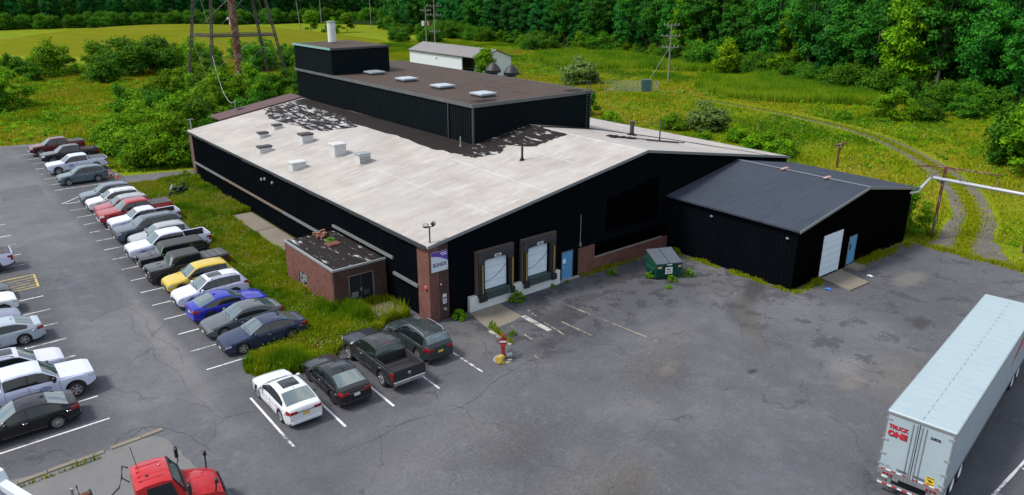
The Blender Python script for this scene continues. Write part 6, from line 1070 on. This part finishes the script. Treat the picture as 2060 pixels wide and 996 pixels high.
# wood: edge path, several rows deep
EDGE = [(112,-75),(114,-45),(116,-20),(115,2),(113,14),(116,30),(124,52),(132,76),(137,98),(139,122),(140,150),(140,180),(138,210),(140,240),(158,275),(170,300)]
E_ = smooth_poly(EDGE, 8, 0, False); seg = [0]
for a, b in zip(E_, E_[1:]): seg.append(seg[-1]+(Vector(b)-Vector(a)).length)
def along(path, sg, d):
    for i in range(len(sg)-1):
        if sg[i+1] >= d: t = (d-sg[i])/(sg[i+1]-sg[i]); a, b = Vector(path[i]), Vector(path[i+1]); return a.lerp(b, t), (b-a).normalized()
    return Vector(path[-1]), (Vector(path[-1])-Vector(path[-2])).normalized()
LBL = {0:'full green broadleaf tree on the edge of the wood behind the field',1:'full green broadleaf tree on the edge of the wood behind the field',2:'dark bluish green tree in the wood behind the field',3:'full green broadleaf tree on the edge of the wood behind the field',4:'bright light green tree in the wood behind the field',5:'dark bluish green tree in the wood behind the field',6:'full green broadleaf tree on the edge of the wood behind the field',7:'yellowish green slender tree in the wood behind the field'}
KIND = {0:'full green broadleaf tree',1:'tall green broadleaf tree',2:'dark green conical tree',3:'very tall green tree',4:'light green rounded tree',5:'tall dark conical tree',6:'wide green broadleaf tree',7:'slender yellowish tree'}
def wood_label(i, q, ri):
    where = 'towards the right frame edge' if q.y < 5 else 'behind the gravel track bend' if q.y < 32 else 'right of the three-armed pole' if q.y < 62 else 'behind the three-armed pole' if q.y < 95 else 'behind the white shed gable' if q.y < 125 else 'behind the transformer pole' if q.y < 170 else 'left of the transformer pole'
    return KIND[i]+(' at the wood edge ',' second row in the wood ',' inside the wood ',' deep in the wood ',' far back in the wood ')[ri]+where
def far_label(i, q, ri):
    return 'far '+KIND[i]+(' at the edge of',' inside',' at the back of')[ri]+(' the wood left behind the mound' if q.x < 30 else ' the wood behind the mound top' if q.x < 90 else ' the wood behind the bare far poles')
def forest(path, rows, step, group, dmax=None):
    P = smooth_poly(path, 8, 0, False); sgm = [0]
    for a, b in zip(P, P[1:]): sgm.append(sgm[-1]+(Vector(b)-Vector(a)).length)
    for ri, (off, st, zs) in enumerate(rows):
        d = random.uniform(0, st)
        while d < sgm[-1]:
            p, u = along(P, sgm, d); nx = Vector((u.y, -u.x)); q = p+nx*(off+random.uniform(-1.8,1.8)); r = random.random()
            mix = ((0,1,2,3,4,5,6,0,4,0,6,3,1,7,2) if q.y < 150 else (2,5,0,2,5,1,3)); i = random.choice(mix); s = random.uniform(.78,1.15)
            z = -.06 if off < 12 else (off-12)*.16
            plant('f%d' % i, 'forest_tree', wood_label(i, q, ri) if group[0] == 't' else far_label(i, q, ri), 'tree', q.x, q.y, s, s*random.uniform(.9,1.15), group, z); d += st*random.uniform(.75,1.25)
LBL2 = {i: ('far dark bluish tree behind the mown mound','far deep green tree behind the mown mound')[i in (0,1,3)] for i in range(8)}
forest(EDGE, [(1.5,6.2,1),(7.5,6.6,1),(14.5,7.2,1),(24,8.5,1),(36,10,1)], 6, 'trees of the wood behind the field')
forest([(172,300),(150,322),(110,338),(60,352),(10,362),(-40,368),(-90,370)], [(0,6.8,1),(8,7.5,1),(18,9,1)], 7, 'far trees behind the mound')
# shrubs along the wood's edge
d = 0
while d < seg[-1]-30:
    p, u = along(E_, seg, d); nx = Vector((-u.y, u.x)); q = p+nx*random.uniform(.5,4.0); k = random.choice(('dark','b2','b4','dark','b0')); plant(k, 'edge_shrub', {'dark':'low dark spreading shrub along the foot of the wood','b2':'rounded deep green shrub along the foot of the wood','b4':'taller light green shrub along the foot of the wood','b0':'small light green shrub along the foot of the wood'}[k], 'shrub', q.x, q.y, random.uniform(.8,1.35), None, 'shrubs at the foot of the wood'); d += random.uniform(3.2,6)
far_edge = smooth_poly([(168,292),(150,314),(110,330),(60,344),(10,354),(-40,360),(-90,362)], 8, 0, False)
for i, q in enumerate(far_edge): plant('dark', 'edge_shrub', 'low dark shrub along the far wood behind the mound', 'shrub', q[0]+random.uniform(-2,2), q[1]+random.uniform(-2,2), random.uniform(1.1,1.6), None, 'shrubs along the far wood')
# individually placed shrubs and trees, in view order
for key, x, y, s, sz, name, lab in (
    ('dark',20.5,150,2.2,1.75,'large_tree','big dark spreading tree in front of the mown mound'), ('b4',3.6,158,2.1,1.8,'bush','round bright topped bush far left below the mound'), ('b2',-2,150,1.6,1.4,'bush','dark bush at the left edge below the round bush'), ('b1',10,148,1.5,1.3,'bush','olive bush right of the round bush'),('b2',11.0,140,2.0,1.5,'bush','dark low bush in front of the olive bush'),
    ('b4',31,148,1.9,1.8,'bush','light rounded bush right of the big dark tree'), ('b1',24.5,128,2.0,1.6,'bush','yellowish spreading bush below the big dark tree'), ('b2',32,138,1.6,1.5,'bush','dark bush between tower leg and big tree'), ('dark',43,140,1.4,1.3,'bush','dark wide shrub mass behind the tower riser'), ('dark',52,138,1.2,1.1,'bush','dark shrub mass right of the tower riser'), ('b4',50,128,1.6,1.3,'bush','green shrub beside the upper roof box'),
    ('b4',-9.5,113,1.9,1.5,'bush','tall dark green bush cut by the left edge'), ('dark',-13,110,1.0,.95,'bush','dark shrub at the left frame edge'), ('young',106,248,1.3,1.0,'small_tree','bright young tree left of the flue'), ('young',121,247,1.3,.85,'small_tree','bright young tree right of the flue'), ('b4',114,246,1.6,1.4,'bush','bright low bush between the two young trees'),
    ('young',62,77,.95,.95,'small_tree','young light green tree in front of the white shed'), ('sage',85.5,76,2.1,1.75,'willow_bush','pale sage round bush above the raised roof corner'), ('sage',65,28.8,1.6,1.25,'willow_bush','pale sage bush beyond the far roof slope'), ('b4',93,16,1.5,1.1,'bush','dense bush beside the bend of the track'), ('b2',96,12,1.2,.9,'bush','dark bush right of the dense track bush'), ('b1',88.5,21,.7,.6,'bush','tiny dark bush on the track verge'),
    ('dark',74.5,-8.0,1.25,1.5,'small_tree','tall dense leafy tree at the right frame edge'), ('young',70,-9.5,1.3,.9,'small_tree','loose light tree before the dense tree at right frame edge'), ('b4',40.6,-10.2,.85,.95,'bush','tall weedy bush under the pipe by the shed'), ('b0',41.6,-8.6,.9,.9,'bush','leafy bush behind the pipe post'), ('yel',123,68,1.2,1.1,'small_tree','yellow green conical tree before the dark wood'), ('yel',131,82,1.0,.9,'small_tree','small yellow green tree left of the three-arm pole'),('b2',104,10,1.6,1.0,'bush','dark shrub below the right hand wood'),('b2',106,2,1.6,1.1,'bush','dark shrub under the right hand wood edge'),('dark',128,140,1.2,1.0,'bush','dark shrub mass behind the white shed'),('dark',120,185,1.2,1.0,'bush','dark mass of shrub left of the transformer pole'),('dark',114,195,1.2,1.0,'bush','dark shrub left of the metal shed')):
    plant(key, name, lab, 'tree' if 'tree' in name else 'bush', x, y, s, sz)
THK = 'bushes of the thicket beside the warehouse'
def thicket(n, fx, fy, sc, lab, keys=('b0','b1','b2','b4','b3')):
    for _ in range(n):
        k = random.choice(keys); plant(k, 'thicket_bush', lab+{'b0':', light and rounded','b1':', low and spreading','b2':', dark green','b3':', small and bright','b4':', tall and light','dark':', dark and wide'}[k], 'bush', fx(), fy(), random.uniform(*sc), None, THK)
thicket(30, lambda: random.uniform(-3.6,2.5), lambda: random.uniform(53.5,72), (.85,1.5), 'bush in the thicket behind the far trucks')
thicket(44, lambda: random.uniform(-.5,16), lambda: random.uniform(60,96), (.9,1.5), 'bush in the thicket left of the lean-to')
thicket(48, lambda: random.uniform(11,46), lambda: random.uniform(88,104), (.9,1.45), 'bush in the thicket at the tower foot')
thicket(34, lambda: random.uniform(-14,62), lambda: random.uniform(158,180), (.9,1.6), 'bush along the foot of the mown mound', ('b1','b2','b4','b1'))
thicket(20, lambda: random.uniform(41,62), lambda: random.uniform(10,38), (.55,1.0), 'bush in the scrub beyond the far eave', ('b0','b1','b3','b1'))
thicket(12, lambda: random.uniform(40,60), lambda: random.uniform(38,60), (.7,1.2), 'bush in the scrub behind the raised section')
for i, (x, y, s, l) in enumerate(((6.3,-.65,1.1,'leafy weed clump between the two dock doors'),(1.7,-.55,1.0,'dark weed clump at the foot of the brick pier'),(1.95,-.3,.8,'low weed beside the dock wall end'),(14.6,-1.3,.8,'bright round weed in the asphalt before the brick wall'),(16.2,-3.5,.8,'weed clump left of the dumpster'),(16.9,-4.9,.75,'weed tuft at the dumpster front'),(18.6,-5.0,.9,'yellow flowering weed right of the dumpster'),(15.7,-5.6,.5,'thin weed in a crack before the dumpster'),(-1.5,10.2,.7,'green weed growing on the annex roof'),(-.5,44.2,1.5,'bush at the far brown pier'),(-.9,46.6,1.3,'second bush at the far brown pier'),(11.0,-.45,.35,'small weed at the blue door sill'),(22.2,-.8,.9,'weed in the corner of shed and brick wall'),(9.7,-.45,.4,'small weed below the right dock'),(2.45,-3.0,.55,'tall thin weed on the apron edge'),(2.9,-4.4,.5,'thin weed by the kerb strip'))):
    s *= .62; plant('weed', 'weed', l, 'weed', x, y, s, s*(1.6 if 'tall' in l else 1), None, 2.8 if 'annex' in l else 0.0)
# ------------------------------------------------------------------ grass
def inpoly(P, poly):
    x, y = P[:,0], P[:,1]; c = np.zeros(len(P), bool); n = len(poly)
    for i in range(n):
        x0, y0 = poly[i]; x1, y1 = poly[(i+1)%n]
        if y0 == y1: continue
        k = ((y0 > y) != (y1 > y)) & (x < (x1-x0)*(y-y0)/(y1-y0)+x0); c ^= k
    return c
def vnoise(P, s, seed=0):
    r = np.random.default_rng(seed); v = np.zeros(len(P))
    for o in range(5):
        a = r.uniform(0, 6.28, 3); f = s*(1.7**o); v += np.sin(P[:,0]*f*math.cos(a[0])+P[:,1]*f*math.sin(a[0])+a[1]+1.3*np.sin(P[:,1]*f*.7+a[2]))/(1.35**o)
    return np.clip(v/4+.5, 0, 1)
def blades(name, P, z, h, w, cols, label, lean=.35):
    n = len(P); a = rng.uniform(0, 6.28, n); la = rng.uniform(0, 6.28, n); l = rng.uniform(.05, lean, n)*h; dx, dy = np.cos(a)*w/2, np.sin(a)*w/2
    V = np.zeros((n,3,3)); V[:,0] = np.stack([P[:,0]-dx,P[:,1]-dy,np.full(n,0.)+z],1); V[:,1] = np.stack([P[:,0]+dx,P[:,1]+dy,np.full(n,0.)+z],1); V[:,2] = np.stack([P[:,0]+np.cos(la)*l,P[:,1]+np.sin(la)*l,z+h],1)
    me = bpy.data.meshes.new(name); me.vertices.add(3*n); me.vertices.foreach_set('co', V.astype(np.float32).ravel()); me.loops.add(3*n); me.loops.foreach_set('vertex_index', np.arange(3*n,dtype=np.int32)); me.polygons.add(n); me.polygons.foreach_set('loop_start', np.arange(0,3*n,3,dtype=np.int32)); me.polygons.foreach_set('loop_total', np.full(n,3,dtype=np.int32))
    at = me.attributes.new('col','FLOAT_COLOR','POINT'); C4 = np.ones((n,4)); C4[:,:3] = cols; at.data.foreach_set('color', np.repeat(C4,3,axis=0).astype(np.float32).ravel()); me.materials.append(BLADE); me.update(); me.validate()
    return tag(link(name, me), label, 'grass', kind='stuff')
def pal(n, t, jit=.25):
    """olive-yellow (0) -> fresh green (1)"""
    A0, A1, A2 = np.array([.330,.285,.022]), np.array([.285,.350,.008]), np.array([.075,.200,.005]); t = t[:,None]
    c = np.where(t < .5, A0+(A1-A0)*t*2, A1+(A2-A1)*(t-.5)*2); return c*rng.uniform(1-jit,1+jit,(n,1))
def scatter(poly, n):
    xs, ys = [p[0] for p in poly], [p[1] for p in poly]; P = np.stack([rng.uniform(min(xs),max(xs),n), rng.uniform(min(ys),max(ys),n)],1); return P[inpoly(P, poly)]
def off_path(P, pts, wdt):
    k = np.ones(len(P), bool); q = np.array(pts)
    for a in range(0, len(q)): k &= ((P[:,0]-q[a,0])**2+(P[:,1]-q[a,1])**2) > wdt**2
    return k
VER = [(x, y) for x, y in ISL]
P = scatter(VER, 420000); ok = ~((P[:,0] > -3.95) & (P[:,1] > 5.1) & (P[:,1] < 12.7)) & ~((P[:,0] > -2.15) & (P[:,1] > 14.0) & (P[:,1] < 29.8)) & ~((P[:,0] > -2.5) & (P[:,1] > 2) & (P[:,1] < 4.6) & (rng.uniform(size=len(P)) < .85)) & (P[:,0] < -.12); P = P[ok]
nz = vnoise(P, .55, 3); nz2 = vnoise(P, 1.7, 4); hgt = (.12+.80*nz*nz2+.14*rng.uniform(size=len(P)))*np.where(P[:,1] < 6, 1.25, 1.0)
blades('verge_grass', P, .05, hgt, rng.uniform(.025,.06,len(P)), pal(len(P), np.clip(.45+.9*(nz-.4)+rng.normal(0,.15,len(P)),0,1)), 'rough green grass and weeds on the verge beside the warehouse')
P2 = P[rng.uniform(size=len(P)) < .03]; P2 = P2[~((P2[:,0] > -2.7) & (P2[:,1] < 5))]; P2 = P2[vnoise(P2,.9,8) > .45]; n2 = len(P2); quads_flower = quads('wildflowers', np.column_stack([P2, .05+.28+.25*rng.uniform(size=n2)]), np.tile([0,0,1.],(n2,1))+rng.normal(size=(n2,3))*.3, rng.uniform(.012,.026,n2), rng.uniform(size=n2), flat('flower_white', (.50,.50,.40), .7), aspect=1.0); tag(link('wildflowers', quads_flower), 'tiny white wild flowers scattered through the verge', 'flowers', kind='stuff')
LEFT = [(-60,79),(-16,78.3),(-10,77.3),(-7.2,74.5),(-5.8,66),(-6.0,54),(-3.5,52.2),(2,51),(14,52),(40,60),(70,95),(70,170),(20,175),(-60,170)]
P = scatter(LEFT, 430000); P = P[((P[:,1] < 174))]; nz = vnoise(P,.09,5); nz2 = vnoise(P,.4,6)
blades('meadow_grass', P, -.06, .16+.50*nz2*rng.uniform(.4,1,len(P)), rng.uniform(.07,.16,len(P)), pal(len(P), np.clip(.56+1.1*(nz-.5)+.5*(nz2-.5)+rng.normal(0,.12,len(P)),0,1)), 'tall yellow green meadow grass left of the warehouse')
RIGHT = [(38.9,-60),(38.9,-10.8),(38.4,0),(38.5,47),(14,50.5),(40,60),(70,95),(74,130),(100,190),(140,190),(138,98),(132,76),(124,52),(115,20),(116,-20),(112,-75)]
P = scatter(RIGHT, 900000); P = P[off_path(P, TRS[:60], 2.15) | (rng.uniform(size=len(P)) < .16)]; P = P[~((P[:,0] < 44) & (P[:,1] > -18) & (P[:,1] < -12.6) & (rng.uniform(size=len(P)) < .8))]; P = P[~((P[:,0] > 75) & (P[:,0] < 84) & (P[:,1] > 95.5) & (P[:,1] < 126))]
nz = vnoise(P,.075,15); nz2 = vnoise(P,.35,16)
blades('field_grass', P, -.06, .14+.46*nz2*rng.uniform(.4,1,len(P)), rng.uniform(.07,.17,len(P)), pal(len(P), np.clip(.57+1.2*(nz-.5)+.5*(nz2-.5)+rng.normal(0,.12,len(P)),0,1)), 'tall mixed meadow grass in the field right of the warehouse')
mid = np.array([TRS[i] for i in range(4, 70, 1) if i < len(TRS)]); P = np.repeat(mid, 420, axis=0)+rng.normal(0,.38,(len(mid)*420,2))*np.array([.55,.9]); blades('track_grass', P, -.05, rng.uniform(.08,.3,len(P)), rng.uniform(.05,.1,len(P)), pal(len(P), rng.uniform(.2,.7,len(P))), 'short grass growing between the ruts of the track')
WL = RIGHT; P = scatter(WL, 26000); P = P[vnoise(P,.12,21) > .52]; P = P[off_path(P, TRS[:60], 2.3)]; n2 = len(P); tag(link('meadow_flowers', quads('meadow_flowers', np.column_stack([P, .35+.4*rng.uniform(size=n2)]), np.tile([0,0,1.],(n2,1))+rng.normal(size=(n2,3))*.3, rng.uniform(.03,.065,n2), rng.uniform(size=n2), flat('flower_white', (.50,.50,.40), .7), aspect=1.0)), 'white wild flowers scattered in the right field', 'flowers', kind='stuff')
def clumps(name, P, z, r, nl, leaf, mat, label):
    n = len(P); li = np.repeat(np.arange(n), nl); m = len(li); d = rng.normal(size=(m,3)); d[:,2] = np.abs(d[:,2]); d /= np.linalg.norm(d, axis=1)[:,None]; rr = r[li]*rng.uniform(.5,1.05,m)
    pos = np.column_stack([P[li], np.zeros(m)])+d*rr[:,None]*np.array([1,1,1.15]); pos[:,2] += z
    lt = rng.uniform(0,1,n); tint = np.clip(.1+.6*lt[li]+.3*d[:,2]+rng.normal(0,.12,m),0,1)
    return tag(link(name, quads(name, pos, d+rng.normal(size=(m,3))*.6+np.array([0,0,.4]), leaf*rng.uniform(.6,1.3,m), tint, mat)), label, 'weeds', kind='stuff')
Q = scatter(VER, 2600); Q = Q[~((Q[:,0] > -4.4) & (Q[:,1] > 4.8) & (Q[:,1] < 13)) & ~((Q[:,0] > -2.4) & (Q[:,1] > 13.6) & (Q[:,1] < 30)) & ~((Q[:,0] > -3) & (Q[:,1] < 5)) & (Q[:,0] < -.5)]; Q = Q[vnoise(Q,.7,41) > .40]
clumps('verge_weeds', Q, .05, rng.uniform(.15,.55,len(Q))*(.6+.8*vnoise(Q,.5,42)), 60, .055, LEAF_C, 'leafy green weeds among the grass of the verge')
Q = scatter([(-60,80),(-16,79.5),(-8,76),(-4,55),(4,53),(40,62),(66,95),(66,150),(-60,150)], 2600); Q = Q[vnoise(Q,.10,43) > .45]; clumps('meadow_weeds', Q, -.06, rng.uniform(.3,.95,len(Q))*(.5+.9*vnoise(Q,.3,44)), 46, .13, LEAF_C, 'leafy weeds standing in the left meadow')
Q = scatter([(39.4,-10),(39,46),(60,90),(100,150),(132,150),(130,78),(112,40),(110,-20),(100,-50),(44,-30)], 5200); Q = Q[(vnoise(Q,.09,45) > .46) & off_path(Q, TRS[:60], 2.6)]; Q = Q[~((Q[:,0] > 74) & (Q[:,0] < 85) & (Q[:,1] > 94) & (Q[:,1] < 127))]; clumps('field_weeds', Q, -.06, rng.uniform(.25,.85,len(Q))*(.5+.9*vnoise(Q,.3,46)), 46, .12, LEAF_C, 'leafy weeds standing in the right field')
# reed beds before the wood
for poly, n, h, lab in (([(100,96),(112,88),(124,72),(136,100),(139,125),(112,122),(104,108)], 90000, 2.3, 'dense tall green reed bed behind the white shed'), ([(92,46),(100,58),(114,60),(122,50),(115,30),(112,20),(104,24),(97,32)], 110000, 2.4, 'tall green reed bed before the wood right of the pole')):
    P = scatter(smooth_poly(poly,4,.6), n); nz = vnoise(P,.3,31); c = pal(len(P), np.clip(.62+.5*(nz-.4)+rng.normal(0,.12,len(P)),0,1)); c = c*np.array([.80,1.05,1.5]); blades('reeds', P, -.06, h*(.55+.5*nz)*rng.uniform(.7,1.05,len(P)), rng.uniform(.07,.14,len(P)), c, lab, .22)
# weeds fringing the shed and lot edges
fr_ = []
for (x0,y0,x1,y1,n,wd) in ((21.55,-.6,21.65,-11.2,6000,.26),(21.6,-11.5,25.0,-11.45,3500,.28),(30.3,-11.5,38,-11.7,7000,.35),(38.4,-12.4,38.6,-30,12000,.5),(12.6,-.32,21.4,-.4,2200,.14),(-24,-2.65,-19,-2.4,220,.06),(2.3,-3.2,2.1,-5.4,500,.08)):
    t = rng.uniform(size=n); fr_.append(np.stack([x0+(x1-x0)*t, y0+(y1-y0)*t],1)+rng.normal(0,wd*.5,(n,2))*(vnoise(np.stack([t*30,t*7],1),1.0,3)[:,None]*1.6))
P = np.concatenate(fr_); P = P[~((P[:,0] > 21.85) & (P[:,0] < 38.2) & (P[:,1] > -11.12) & (P[:,1] < 0))]; blades('edge_weeds', P, 0.0, rng.uniform(.05,.45,len(P))*vnoise(P,1.2,9)*1.3, rng.uniform(.03,.07,len(P)), pal(len(P), np.clip(rng.normal(.45,.25,len(P)),0,1)), 'low weeds fringing the shed walls and yard edges')
